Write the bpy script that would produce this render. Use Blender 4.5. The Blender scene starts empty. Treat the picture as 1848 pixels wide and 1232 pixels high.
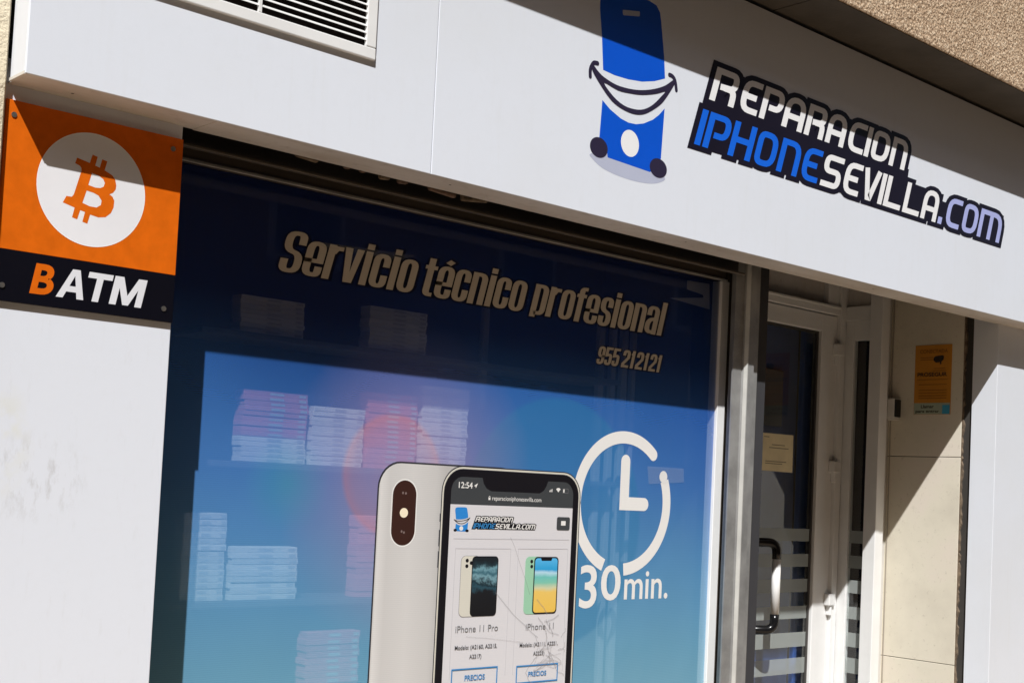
import bpy, bmesh, math, random
from mathutils import Vector, Matrix
from mathutils.geometry import tessellate_polygon
random.seed(7)
sc = bpy.context.scene
COL = sc.collection
EYE = 1.6                      # heights below are given from eye level; EYE lifts them to the pavement datum

# ------------------------------------------------------------------ camera, sky, sun, exposure
cam_d = bpy.data.cameras.new('camera'); cam = bpy.data.objects.new('camera', cam_d); COL.objects.link(cam)
cam_d.sensor_width = 36.0; cam_d.lens = 2381.19 / 1848 * 36; cam_d.shift_y = 143.6 / 1848
cam_d.clip_start = 0.05; cam_d.clip_end = 500
r = Vector((.7377, -.6735, .0479)).normalized(); fw = Vector((.6716, .7392, .05)).normalized()
up = (r.cross(fw)).normalized(); r = fw.cross(up).normalized()
cam.matrix_world = Matrix(((r.x, up.x, -fw.x, 0), (r.y, up.y, -fw.y, 0), (r.z, up.z, -fw.z, EYE), (0, 0, 0, 1)))
sc.camera = cam

SUN = Vector((.96, 1.0, -1.53)).normalized()
W = bpy.data.worlds.new('World'); sc.world = W; W.use_nodes = True
wn = W.node_tree.nodes; wl = W.node_tree.links
bg = wn['Background']; sky = wn.new('ShaderNodeTexSky'); sky.sky_type = 'NISHITA'; sky.sun_disc = False
sky.sun_elevation = math.asin(-SUN.z); sky.sun_rotation = math.atan2(-SUN.x, -SUN.y) % (2 * math.pi)
sky.altitude = 10; sky.dust_density = 2.0
wl.new(sky.outputs[0], bg.inputs[0]); bg.inputs[1].default_value = 0.05
sd = bpy.data.lights.new('sun', 'SUN'); sd.energy = 5.0; sd.angle = math.radians(.5); sd.color = (1.0, .992, .978)
so = bpy.data.objects.new('sun', sd); COL.objects.link(so); so.location = (-5, -5, 12)
so.rotation_euler = SUN.to_track_quat('-Z', 'Y').to_euler()
vs = sc.view_settings; vs.view_transform = 'Standard'; vs.look = 'None'; vs.exposure = 0.17; vs.gamma = 1.0
vs.use_curve_mapping = False
sc.cycles.max_bounces = 10; sc.cycles.transparent_max_bounces = 16; sc.cycles.diffuse_bounces = 5

# ------------------------------------------------------------------ materials
MATS = {}
def lin(c):
    return tuple(((v / 255) / 12.92 if v / 255 <= .04045 else ((v / 255 + .055) / 1.055) ** 2.4) for v in c)
class NT:
    def __init__(s, name):
        m = bpy.data.materials.new(name); m.use_nodes = True; s.m = m; s.t = m.node_tree; s.n = s.t.nodes; s.l = s.t.links
        s.p = s.n['Principled BSDF']; s.out = s.n['Material Output']; MATS[name] = m
    def new(s, t, **k):
        o = s.n.new(t)
        for a, b in k.items(): setattr(o, a, b)
        return o
    def put(s, sock, v):
        if isinstance(v, bpy.types.NodeSocket): s.l.new(v, sock)
        else:
            if sock.type == 'RGBA' and len(v) == 3: v = (*v, 1)
            sock.default_value = v
    def pos(s): return s.new('ShaderNodeNewGeometry').outputs['Position']
    def noise(s, scale, detail=4, rough=.55, vec=None, stretch=None):
        n = s.new('ShaderNodeTexNoise'); n.inputs['Scale'].default_value = scale; n.inputs['Detail'].default_value = detail
        n.inputs['Roughness'].default_value = rough
        v = vec or s.pos()
        if stretch:
            mp = s.new('ShaderNodeMapping'); mp.inputs['Scale'].default_value = stretch; s.l.new(v, mp.inputs[0]); v = mp.outputs[0]
        s.l.new(v, n.inputs['Vector']); return n.outputs['Fac']
    def ramp(s, fac, stops, interp='LINEAR'):
        r_ = s.new('ShaderNodeValToRGB'); e = r_.color_ramp; e.interpolation = interp
        while len(e.elements) < len(stops): e.elements.new(.5)
        for el, (p_, c) in zip(e.elements, stops):
            el.position = p_; el.color = (*c, 1) if len(c) == 3 else c
        s.l.new(fac, r_.inputs[0]); return r_.outputs[0]
    def mix(s, fac, a, b, blend='MIX'):
        m_ = s.new('ShaderNodeMix', data_type='RGBA', blend_type=blend)
        s.put(m_.inputs[0], fac); s.put(m_.inputs[6], a); s.put(m_.inputs[7], b); return m_.outputs[2]
    def math(s, op, a, b=0.0, clamp=False):
        m_ = s.new('ShaderNodeMath', operation=op, use_clamp=clamp); s.put(m_.inputs[0], a); s.put(m_.inputs[1], b); return m_.outputs[0]
    def bump(s, h, strength=.3, dist=.01):
        b = s.new('ShaderNodeBump'); b.inputs['Strength'].default_value = strength; b.inputs['Distance'].default_value = dist
        s.l.new(h, b.inputs['Height']); s.l.new(b.outputs[0], s.p.inputs['Normal'])
    def base(s, c, rough=.5, metal=0.0, spec=.5):
        s.put(s.p.inputs['Base Color'], c); s.put(s.p.inputs['Roughness'], rough)
        s.p.inputs['Metallic'].default_value = metal; s.p.inputs['Specular IOR Level'].default_value = spec
        return s
    def see_through(s, t, tint=(1, 1, 1)):
        tr = s.new('ShaderNodeBsdfTransparent'); tr.inputs[0].default_value = (*tint, 1)
        ms = s.new('ShaderNodeMixShader'); s.put(ms.inputs[0], t)
        s.l.new(s.p.outputs[0], ms.inputs[1]); s.l.new(tr.outputs[0], ms.inputs[2]); s.l.new(ms.outputs[0], s.out.inputs[0])

def plain(name, c, rough=.5, metal=0.0, spec=.5, var=.06, scale=6.0, bump=0.0, bscale=200.0):
    """a paint / plastic with slight unevenness of tone and gloss"""
    t = NT(name); n = t.noise(scale, 5, .6)
    d = tuple(v * (1 - var * 1.6) for v in c); e = tuple(min(1, v * (1 + var * .6)) for v in c)
    t.base(t.ramp(n, [(.3, d), (.7, e)]), rough, metal, spec)
    if bump: t.bump(t.noise(bscale, 3), bump, .002)
    return t.m

def white_panel(name, c, dirt):
    t = NT(name); big = t.noise(1.3, 6, .6); fine = t.noise(38, 4, .6); streak = t.noise(5, 5, .6, stretch=(6, 6, .5))
    col = t.mix(t.math('MULTIPLY', t.ramp(big, [(.45, (0, 0, 0)), (.75, (1, 1, 1))]), dirt), c, (.60, .59, .54))
    col = t.mix(t.math('MULTIPLY', t.ramp(fine, [(.5, (0, 0, 0)), (.8, (1, 1, 1))]), .10), col, (.62, .63, .66))
    col = t.mix(t.math('MULTIPLY', t.ramp(streak, [(.55, (0, 0, 0)), (.8, (1, 1, 1))]), dirt * .6), col, (.55, .54, .5))
    t.base(col, .42, 0, .4)
    t.bump(t.noise(3.0, 2), .05, .01)
    return t.m

white_panel('fascia_white', (.735, .770, .838), .16)
white_panel('pilaster_white', (.715, .75, .815), .20)
def scuffed():
    """the pilaster sheet left of the window: rubbed marks and yellowed glue spots in the sheet itself"""
    t = NT('pilaster_scuffed'); p = t.pos(); c = (.72, .752, .818)
    sep = t.new('ShaderNodeSeparateXYZ'); t.l.new(p, sep.inputs[0])
    fine = t.noise(38, 4, .6); col = t.mix(t.math('MULTIPLY', t.ramp(fine, [(.5, (0, 0, 0)), (.8, (1, 1, 1))]), .10), c, (.62, .63, .66))
    def blob(x, z, rx, rz):
        dx = t.math('DIVIDE', t.math('SUBTRACT', sep.outputs[0], x), rx); dz = t.math('DIVIDE', t.math('SUBTRACT', sep.outputs[2], EYE + z), rz)
        return t.math('SUBTRACT', 1.0, t.math('ADD', t.math('MULTIPLY', dx, dx), t.math('MULTIPLY', dz, dz)), True)
    sc_ = t.ramp(t.noise(30, 6, .7, stretch=(1.6, 1, .55)), [(.5, (0, 0, 0)), (.68, (1, 1, 1))])
    f = t.math('MULTIPLY', t.math('MULTIPLY', sc_, blob(1.2, -.03, .16, .11)), .5)
    col = t.mix(f, col, (.40, .39, .38))
    f = t.math('MULTIPLY', t.math('MULTIPLY', t.ramp(t.noise(16, 3), [(.45, (0, 0, 0)), (.65, (1, 1, 1))]), blob(1.13, .05, .08, .14)), .35)
    col = t.mix(f, col, (.68, .66, .47))
    sc2 = t.ramp(t.noise(22, 6, .7, stretch=(2.5, 1, .5)), [(.58, (0, 0, 0)), (.7, (1, 1, 1))])
    col = t.mix(t.math('MULTIPLY', sc2, .12), col, (.5, .5, .5))
    t.base(col, .42, 0, .4)
scuffed()
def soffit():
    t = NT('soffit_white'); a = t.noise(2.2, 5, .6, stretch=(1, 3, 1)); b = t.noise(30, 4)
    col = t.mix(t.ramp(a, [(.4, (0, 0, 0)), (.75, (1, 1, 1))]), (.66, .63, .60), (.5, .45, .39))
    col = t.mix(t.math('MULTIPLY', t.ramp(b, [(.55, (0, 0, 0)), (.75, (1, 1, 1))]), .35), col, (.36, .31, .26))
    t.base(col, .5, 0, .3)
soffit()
plain('upvc_white', (.80, .80, .79), .35, var=.04)
plain('aluminium', (.34, .34, .335), .45, .35, var=.2, scale=9)
plain('aluminium_sunlit', (.60, .60, .57), .4, .3, var=.1, scale=12)  # paler copy for the rib edge, its sunlit brightness put into the colour
plain('bronze_profile', (.095, .078, .062), .5, .2, var=.15)
plain('dark_gasket', (.05, .046, .042), .6, var=.1)
plain('black_void', (.012, .008, .007), .9, spec=.1)
plain('steel_screw', (.45, .45, .44), .3, .9)
plain('sign_orange', (.70, .135, .006), .35, spec=.12, var=.09, scale=22)
plain('sign_black', (.005, .005, .009), .35, spec=.12)
plain('print_grey_white', (.80, .80, .83), .35, var=.03)
plain('print_lettering_white', (.74, .75, .79), .35, var=.03)
plain('logo_blue', (.003, .088, .60), .4, spec=.3, var=.03)
plain('logo_letter_blue', (.008, .13, .72), .4, spec=.3, var=.03)
plain('logo_dark', (.028, .022, .050), .4, spec=.3)
plain('logo_black', (.010, .008, .018), .4, spec=.3)
plain('logo_shadow_grey', (.47, .50, .63), .4, var=.03)
plain('logo_lavender', (.42, .46, .80), .4, var=.05)
plain('logo_white', (.86, .86, .87), .4, var=.02)
def pebble():
    t = NT('pebble_dash'); v = t.new('ShaderNodeTexVoronoi'); v.inputs['Scale'].default_value = 95; t.l.new(t.pos(), v.inputs['Vector'])
    n = t.noise(72, 6, .78); big = t.noise(1.2, 3)
    col = t.ramp(n, [(.38, (.20, .11, .06)), (.5, (.66, .47, .30)), (.61, (1.0, .83, .62))])
    col = t.mix(.35, col, t.mix(v.outputs['Distance'], (.75, .58, .42), (.30, .19, .12)))
    col = t.mix(t.math('MULTIPLY', t.ramp(t.noise(4, 5, .65), [(.42, (0, 0, 0)), (.7, (1, 1, 1))]), .45), col, (.34, .23, .14))
    t.base(col, .9, 0, .1)
    h = t.math('SUBTRACT', t.math('MULTIPLY', n, 1.6), v.outputs['Distance']); t.bump(h, .7, .012)
pebble()
def stucco():
    t = NT('cream_stucco'); n = t.noise(22, 6, .65); m = t.noise(110, 4, .6); b = t.noise(2, 3)
    col = t.mix(t.ramp(b, [(.4, (0, 0, 0)), (.7, (1, 1, 1))]), (.74, .66, .50), (.66, .58, .43))
    t.base(col, .9, 0, .1); t.bump(t.math('ADD', t.math('MULTIPLY', n, 1.2), t.math('MULTIPLY', m, .4)), .8, .012)
stucco()
def cream():
    t = NT('cream_stone'); n = t.noise(3.0, 6, .6); sp = t.noise(55, 4, .7)
    col = t.ramp(n, [(.3, (.60, .555, .46)), (.5, (.68, .635, .525)), (.68, (.70, .63, .545))])
    col = t.mix(t.math('MULTIPLY', t.ramp(sp, [(.60, (0, 0, 0)), (.70, (1, 1, 1))]), .42), col, (.38, .33, .26))
    t.base(col, .55, 0, .3)
cream()
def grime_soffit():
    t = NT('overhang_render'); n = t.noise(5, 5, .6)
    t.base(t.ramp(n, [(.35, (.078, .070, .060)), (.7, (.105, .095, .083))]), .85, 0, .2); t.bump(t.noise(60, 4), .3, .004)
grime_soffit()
plain('mortar_brown', (.21, .155, .105), .95, var=.4, scale=40, bump=.5)
plain('rubble_brick', (.17, .11, .08), .95, var=.4, scale=25, bump=.6, bscale=90)
plain('yellow_notice', (.60, .25, .025), .4, var=.06)
plain('notice_grey', (.40, .46, .36), .4, var=.06)
plain('notice_blue', (.06, .36, .58), .4)
plain('notice_ink', (.03, .02, .015), .5)
plain('notice_brown_ink', (.30, .11, .01), .5)
plain('paper_shade_tint', (.80, .70, .46), .7, var=.06, scale=14)  # door notice paper, yellowish cast of the shade put into the colour
plain('paper_ink', (.30, .25, .17), .7)
plain('black_plastic', (.008, .008, .009), .22, spec=.4)
plain('grip_white', (.82, .82, .81), .3)
plain('cable_grey', (.33, .29, .24), .6)
plain('sensor_white', (.66, .64, .60), .4)
plain('interior_dark', (.035, .035, .04), .8)
plain('interior_navy', (.05, .10, .28), .35, var=.15)
plain('interior_navy_light', (.05, .14, .48), .35, var=.15)
plain('interior_floor_grey', (.10, .10, .10), .6)
plain('shelf_upright_grey', (.34, .35, .37), .6)
plain('paper_white', (.75, .75, .74), .7)
plain('shelf_grey', (.10, .11, .13), .6)
def carton(name, c):
    t = NT(name); oi = t.new('ShaderNodeObjectInfo'); n = t.noise(30, 4)
    col = t.mix(oi.outputs['Random'], tuple(v * .78 for v in c), c)
    t.base(t.mix(t.math('MULTIPLY', n, .2), col, tuple(v * .6 for v in c)), .55, 0, .3)
carton('box_white', (.94, .94, .93)); carton('box_pink', (.80, .33, .40)); carton('box_red', (.84, .24, .22))
plain('box_label_grey', (.60, .62, .66), .6)
def glass():
    t = NT('clear_glass'); n = t.n; n.remove(t.p)
    tr = t.new('ShaderNodeBsdfTransparent'); tr.inputs[0].default_value = (.92, .94, .94, 1)
    gl = t.new('ShaderNodeBsdfGlossy'); gl.inputs['Roughness'].default_value = .0; gl.inputs[0].default_value = (.9, .9, .9, 1)
    fr = t.new('ShaderNodeFresnel'); fr.inputs[0].default_value = 1.8
    ms = t.new('ShaderNodeMixShader'); gm = t.new('ShaderNodeNewGeometry'); fac = t.math('MULTIPLY', fr.outputs[0], t.math('SUBTRACT', 1.0, gm.outputs['Backfacing'])); t.l.new(fac, ms.inputs[0]); t.l.new(tr.outputs[0], ms.inputs[1]); t.l.new(gl.outputs[0], ms.inputs[2])
    t.l.new(ms.outputs[0], t.out.inputs[0])
glass()
def frosted():
    t = NT('frosted_film'); t.base((.48, .52, .50), .6, 0, .2); t.see_through(.48)
frosted()
def tape():
    t = NT('clear_tape'); t.base((.62, .68, .74), .3, 0, .4); t.see_through(.90)
tape()
def film():
    """perforated blue window film: a printed colour gradient, its top darkened further as painted shade, and holes that let about a third of the light through"""
    t = NT('blue_window_film'); p = t.pos(); s = t.new('ShaderNodeSeparateXYZ'); t.l.new(p, s.inputs[0])
    x, z = s.outputs[0], s.outputs[2]
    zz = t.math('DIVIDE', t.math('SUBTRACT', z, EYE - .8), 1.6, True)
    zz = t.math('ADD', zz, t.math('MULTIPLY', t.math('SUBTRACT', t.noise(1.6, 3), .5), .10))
    col = t.ramp(zz, [(.05, (.32, .70, .93)), (.15, (.26, .63, .91)), (.33, (.18, .50, .90)), (.52, (.105, .33, .84)), (.70, (.05, .21, .69)), (.80, (.012, .055, .33)), (1.0, (.006, .022, .17))])  # upper stops also carry painted shade from under the fascia
    def dist(cx, cz):
        dx = t.math('SUBTRACT', x, cx); dz = t.math('SUBTRACT', z, EYE + cz)
        return t.math('SQRT', t.math('ADD', t.math('MULTIPLY', dx, dx), t.math('MULTIPLY', dz, dz)))
    def band(d, stops):
        return t.ramp(d, [(a, (b, b, b)) for a, b in stops])
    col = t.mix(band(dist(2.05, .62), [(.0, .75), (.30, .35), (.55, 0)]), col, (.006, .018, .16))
    col = t.mix(band(dist(3.07, -.11), [(.0, .30), (.405, .42), (.42, 0)]), col, (.05, .36, .72))
    col = t.mix(band(dist(3.9, .30), [(.0, .45), (.5, 0)]), col, (.03, .13, .62))
    pk = t.math('ADD', dist(2.47, -.03), t.math('MULTIPLY', t.math('SUBTRACT', t.noise(3, 3), .5), .12))
    col = t.mix(band(pk, [(.0, .70), (.15, .54), (.30, .26), (.50, 0)]), col, (.68, .42, .64))
    col = t.mix(band(dist(2.385, .02), [(.09, 0), (.145, .20), (.172, .40), (.188, 0)]), col, (.84, .32, .34))
    col = t.mix(band(dist(2.02, -.02), [(.0, .40), (.14, 0)]), col, (.08, .58, .70))
    w = t.new('ShaderNodeTexWave', wave_type='BANDS', bands_direction='Z'); w.inputs['Scale'].default_value = 55
    w.inputs['Distortion'].default_value = 1.2; w.inputs['Detail'].default_value = 2; t.l.new(p, w.inputs['Vector'])
    col = t.mix(t.math('MULTIPLY', w.outputs['Fac'], .12), col, (.04, .16, .45))
    t.base(col, .38, 0, .2)
    n = t.noise(2.5, 3); t.see_through(t.math('ADD', .46, t.math('MULTIPLY', n, .08)))
film()
def ink(name, c, t_=.06, rough=.4, lines=True):
    t = NT(name); w = t.new('ShaderNodeTexWave', wave_type='BANDS', bands_direction='Z'); w.inputs['Scale'].default_value = 55
    w.inputs['Distortion'].default_value = 1.2; t.l.new(t.pos(), w.inputs['Vector'])
    cc = t.mix(t.math('MULTIPLY', w.outputs['Fac'], .06), c, tuple(v * .7 for v in c))
    cc = t.mix(t.math('MULTIPLY', t.noise(9, 4), .10), cc, tuple(v * .75 for v in c))
    t.base(cc, rough, 0, .2); t.see_through(t_)
ink('ink_white', (.82, .81, .79)); ink('ink_white_shaded', (.66, .60, .51), .05); ink('ink_crease', (.36, .35, .36), .74); ink('ink_screen', (.76, .75, .78), .15); 0  # heading and phone number ink: white, with shade put into its colour
ink('ink_black', (.010, .009, .012), .03); ink('ink_outline', (.03, .03, .04), .05); ink('ink_status', (.055, .06, .065), .08)
ink('ink_maroon', (.042, .014, .010), .08); ink('ink_lens', (.20, .15, .14), .0); ink('ink_flash', (.88, .78, .58), .0); ink('ink_grey_text', (.20, .20, .21), .0)
ink('ink_dark_text', (.09, .09, .10), .0); ink('ink_blue', (.04, .22, .50), .0); ink('ink_logo_blue', (.03, .23, .62), .0)
ink('ink_navy_shadow', (.006, .008, .03), .05); ink('ink_ivory', (.66, .64, .56), .05); ink('ink_green', (.33, .60, .42), .05)
ink('ink_crack', (.30, .29, .30), .35); ink('ink_rule', (.58, .57, .60), .2)
def ink_metal():
    t = NT('ink_silver'); s_ = t.new('ShaderNodeSeparateXYZ'); t.l.new(t.pos(), s_.inputs[0])
    f = t.math('DIVIDE', t.math('SUBTRACT', s_.outputs[0], 2.33), .26, True)
    col = t.ramp(f, [(0, (.46, .45, .44)), (.05, (.78, .77, .76)), (.18, (.66, .65, .64)), (.5, (.71, .70, .69)), (.85, (.64, .63, .62)), (1, (.54, .53, .52))])
    w = t.new('ShaderNodeTexWave', wave_type='BANDS', bands_direction='Z'); w.inputs['Scale'].default_value = 55; w.inputs['Distortion'].default_value = 1.2; t.l.new(t.pos(), w.inputs['Vector'])
    t.base(t.mix(t.math('MULTIPLY', w.outputs['Fac'], .12), col, (.4, .4, .4)), .4, 0, .2); t.see_through(.15)
ink_metal()
def ink_wall(name, stops, z0, z1, wav=.0):
    t = NT(name); s = t.new('ShaderNodeSeparateXYZ'); t.l.new(t.pos(), s.inputs[0])
    f = t.math('DIVIDE', t.math('SUBTRACT', s.outputs[2], EYE + z0), z1 - z0, True)
    if wav: f = t.math('ADD', f, t.math('MULTIPLY', t.math('SUBTRACT', t.noise(18, 5, .65), .5), wav))
    t.base(t.ramp(f, stops), .4, 0, .2); t.see_through(.05)
ink_wall('ink_beach', [(.0, (.80, .52, .10)), (.38, (.80, .55, .14)), (.46, (.60, .62, .40)), (.55, (.22, .55, .42)), (.66, (.16, .52, .48)), (.74, (.45, .68, .80)), (.80, (.03, .34, .66)), (1, (.10, .46, .80))], -.402, -.229, .10)
ink_wall('ink_wave', [(.0, (.012, .012, .014)), (.40, (.014, .015, .018)), (.50, (.03, .08, .11)), (.58, (.015, .03, .04)), (.66, (.18, .34, .40)), (.74, (.04, .12, .16)), (.82, (.16, .32, .38)), (.9, (.02, .04, .05)), (1, (.015, .02, .025))], -.402, -.229, .55)
plain('pavement_slab', (.45, .33, .215), .8, var=.2, scale=3, bump=.2)
plain('asphalt', (.055, .053, .05), .9, var=.2, scale=30, bump=.4)
plain('kerb_granite', (.32, .30, .27), .8, var=.15, scale=40)
plain('ochre_render', (.36, .23, .12), .9, var=.15, scale=2)
plain('window_dark', (.02, .022, .025), .1, spec=.6)

# ------------------------------------------------------------------ mesh helpers
WLOC = {}
def link(name, verts, faces, mat, parent=None, smooth=False):
    """one mesh object whose origin sits in its own middle; verts are world coordinates"""
    c = Vector([(min(v[i] for v in verts) + max(v[i] for v in verts)) / 2 for i in range(3)])
    me = bpy.data.meshes.new(name); me.from_pydata([tuple(Vector(v) - c) for v in verts], [], faces)
    me.materials.append(MATS[mat]); me.update()
    if smooth:
        for pl in me.polygons: pl.use_smooth = True
    o = bpy.data.objects.new(name, me); COL.objects.link(o)
    if parent is not None: o.parent = parent; o.location = c - WLOC[parent.name]
    else: o.location = c
    WLOC[o.name] = c
    return o
def tag(o, label=None, cat=None, group=None, kind=None):
    for k, v in (('label', label), ('category', cat), ('group', group), ('kind', kind)):
        if v: o[k] = v
    return o
def thing(name, label, cat, loc, group=None):
    o = bpy.data.objects.new(name, None); COL.objects.link(o); o.empty_display_size = .1
    o.location = (loc[0], loc[1], loc[2] + EYE); WLOC[o.name] = Vector(o.location)
    return tag(o, label, cat, group)
def bm_out(bm):
    bmesh.ops.recalc_face_normals(bm, faces=bm.faces[:])
    bm.verts.index_update(); v = [tuple(q.co) for q in bm.verts]; f = [[q.index for q in fc.verts] for fc in bm.faces]; bm.free(); return v, f
def box(name, x, y, z, mat, parent=None, bev=0.0, seg=1):
    """box between x, y, z ranges (z from eye level), edges chamfered by bev"""
    bm = bmesh.new()
    bmesh.ops.create_cube(bm, size=1)
    for v in bm.verts:
        v.co = ((x[0] + x[1]) / 2 + v.co.x * (x[1] - x[0]), (y[0] + y[1]) / 2 + v.co.y * (y[1] - y[0]), EYE + (z[0] + z[1]) / 2 + v.co.z * (z[1] - z[0]))
    if bev: bmesh.ops.bevel(bm, geom=bm.edges[:], offset=bev, segments=seg, affect='EDGES', profile=.5)
    return link(name, *bm_out(bm), mat, parent)
def extrude_profile(name, prof, z, mat, parent=None):
    """closed (x, y) profile drawn upright between two heights"""
    n = len(prof); v = [(a, b, EYE + z[0]) for a, b in prof] + [(a, b, EYE + z[1]) for a, b in prof]
    bm = bmesh.new(); bv = [bm.verts.new(q) for q in v]
    for i in range(n): bm.faces.new([bv[i], bv[(i + 1) % n], bv[n + (i + 1) % n], bv[n + i]])
    for off in (0, n):
        tris = tessellate_polygon([[Vector((a, b, 0)) for a, b in prof]])
        for t in tris: bm.faces.new([bv[off + k] for k in t])
    return link(name, *bm_out(bm), mat, parent)
def flat(loops, y):
    """polygon with holes given as (x, z) loops, laid on the plane y and facing the street"""
    ls = [[Vector((a, b, 0)) for a, b in l] for l in loops]; pts = [(a, y, EYE + b) for l in loops for a, b in l]
    fs = []
    for t in tessellate_polygon(ls):
        a, b, c = (pts[k] for k in t)
        cr = (b[0] - a[0]) * (c[2] - a[2]) - (b[2] - a[2]) * (c[0] - a[0])
        fs.append(tuple(t) if cr > 0 else tuple(reversed(t)))
    return pts, fs
def decal(name, loops, y, mat, parent):
    return link(name, *flat(loops, y), mat, parent)
def merge(parts):
    V, F = [], []
    for v, f in parts:
        o = len(V); V += v; F += [[k + o for k in q] for q in f]
    return V, F
def ell(cx, cz, rx, rz, n=40, rot=0.0, a0=0, a1=360):
    o = []
    for i in range(n):
        a = math.radians(a0 + (a1 - a0) * i / (n if a1 - a0 == 360 else n - 1))
        u, w = rx * math.cos(a), rz * math.sin(a); o.append((cx + u * math.cos(rot) - w * math.sin(rot), cz + u * math.sin(rot) + w * math.cos(rot)))
    return o
def rrect(x0, x1, z0, z1, r_, n=8):
    o = []
    for cx, cz, a in ((x1 - r_, z1 - r_, 0), (x0 + r_, z1 - r_, 90), (x0 + r_, z0 + r_, 180), (x1 - r_, z0 + r_, 270)):
        for i in range(n + 1):
            t = math.radians(a + 90 * i / n); o.append((cx + r_ * math.cos(t), cz + r_ * math.sin(t)))
    return o
def smooth_loop(p, k=5, closed=True):
    o = []; n = len(p)
    rng = range(n) if closed else range(n - 1)
    for i in rng:
        g = lambda j: p[j % n] if closed else p[max(0, min(n - 1, j))]
        a, b, c, d = g(i - 1), g(i), g(i + 1), g(i + 2)
        for s in range(k):
            t = s / k; f = lambda q: .5 * (2 * b[q] + (c[q] - a[q]) * t + (2 * a[q] - 5 * b[q] + 4 * c[q] - d[q]) * t * t + (3 * b[q] - a[q] - 3 * c[q] + d[q]) * t ** 3)
            o.append((f(0), f(1)))
    if not closed: o.append(p[-1])
    return o
def rounded(path, r_, closed=False):
    """path points (x, z, round?) -> polyline with filleted corners"""
    o = []; n = len(path)
    for i, p in enumerate(path):
        if not p[2] or (not closed and i in (0, n - 1)): o.append(p[:2]); continue
        a = Vector(path[i - 1][:2]); b = Vector(p[:2]); c = Vector(path[(i + 1) % n][:2])
        rr = min(r_, (a - b).length * .48, (c - b).length * .48)
        s, e = b + (a - b).normalized() * rr, b + (c - b).normalized() * rr
        for k in range(6):
            t = k / 5; o.append(tuple((s * (1 - t) ** 2 + b * 2 * t * (1 - t) + e * t * t)))
    return o
def ribbon(pts, w, y, closed=False):
    """flat stroke of width w along an (x, z) polyline, mitred"""
    n = len(pts); L, R_ = [], []
    for i in range(n):
        p = Vector(pts[i]); a = Vector(pts[i - 1]) if (i or closed) else None; c = Vector(pts[(i + 1) % n]) if (i < n - 1 or closed) else None
        d1 = (p - a).normalized() if a is not None else None; d2 = (c - p).normalized() if c is not None else None
        if d1 is None: d1 = d2
        if d2 is None: d2 = d1
        n1 = Vector((-d1.y, d1.x)); n2 = Vector((-d2.y, d2.x)); m = (n1 + n2)
        m = m.normalized() if m.length > 1e-6 else n1
        k = w / 2 / max(.35, m.dot(n1)); L.append(p + m * k); R_.append(p - m * k)
    V = [(q.x, y, EYE + q.y) for q in L] + [(q.x, y, EYE + q.y) for q in R_]
    F = [(n + i, n + (i + 1) % n, (i + 1) % n, i) for i in range(n if closed else n - 1)]
    return V, F
def capped(pts, w, y):
    """stroke with round ends"""
    a, b = Vector(pts[0]), Vector(pts[1]); e, d = Vector(pts[-1]), Vector(pts[-2])
    def cap(p, q):
        dr = (p - q).normalized(); an = math.atan2(dr.y, dr.x)
        return [(p.x + w / 2 * math.cos(an + math.radians(t)), p.y + w / 2 * math.sin(an + math.radians(t))) for t in range(-90, 91, 15)]
    return merge([ribbon(pts, w, y), flat([cap(a, b)], y), flat([cap(e, d)], y)])
FCACHE = {}
def area(l): return sum(l[i][0] * l[(i + 1) % len(l)][1] - l[(i + 1) % len(l)][0] * l[i][1] for i in range(len(l))) / 2
def inside(p, l):
    c = False; n = len(l)
    for i in range(n):
        (x0, y0), (x1, y1) = l[i], l[i - 1]
        if (y0 > p[1]) != (y1 > p[1]) and p[0] < (x1 - x0) * (p[1] - y0) / (y1 - y0) + x0: c = not c
    return c
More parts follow.
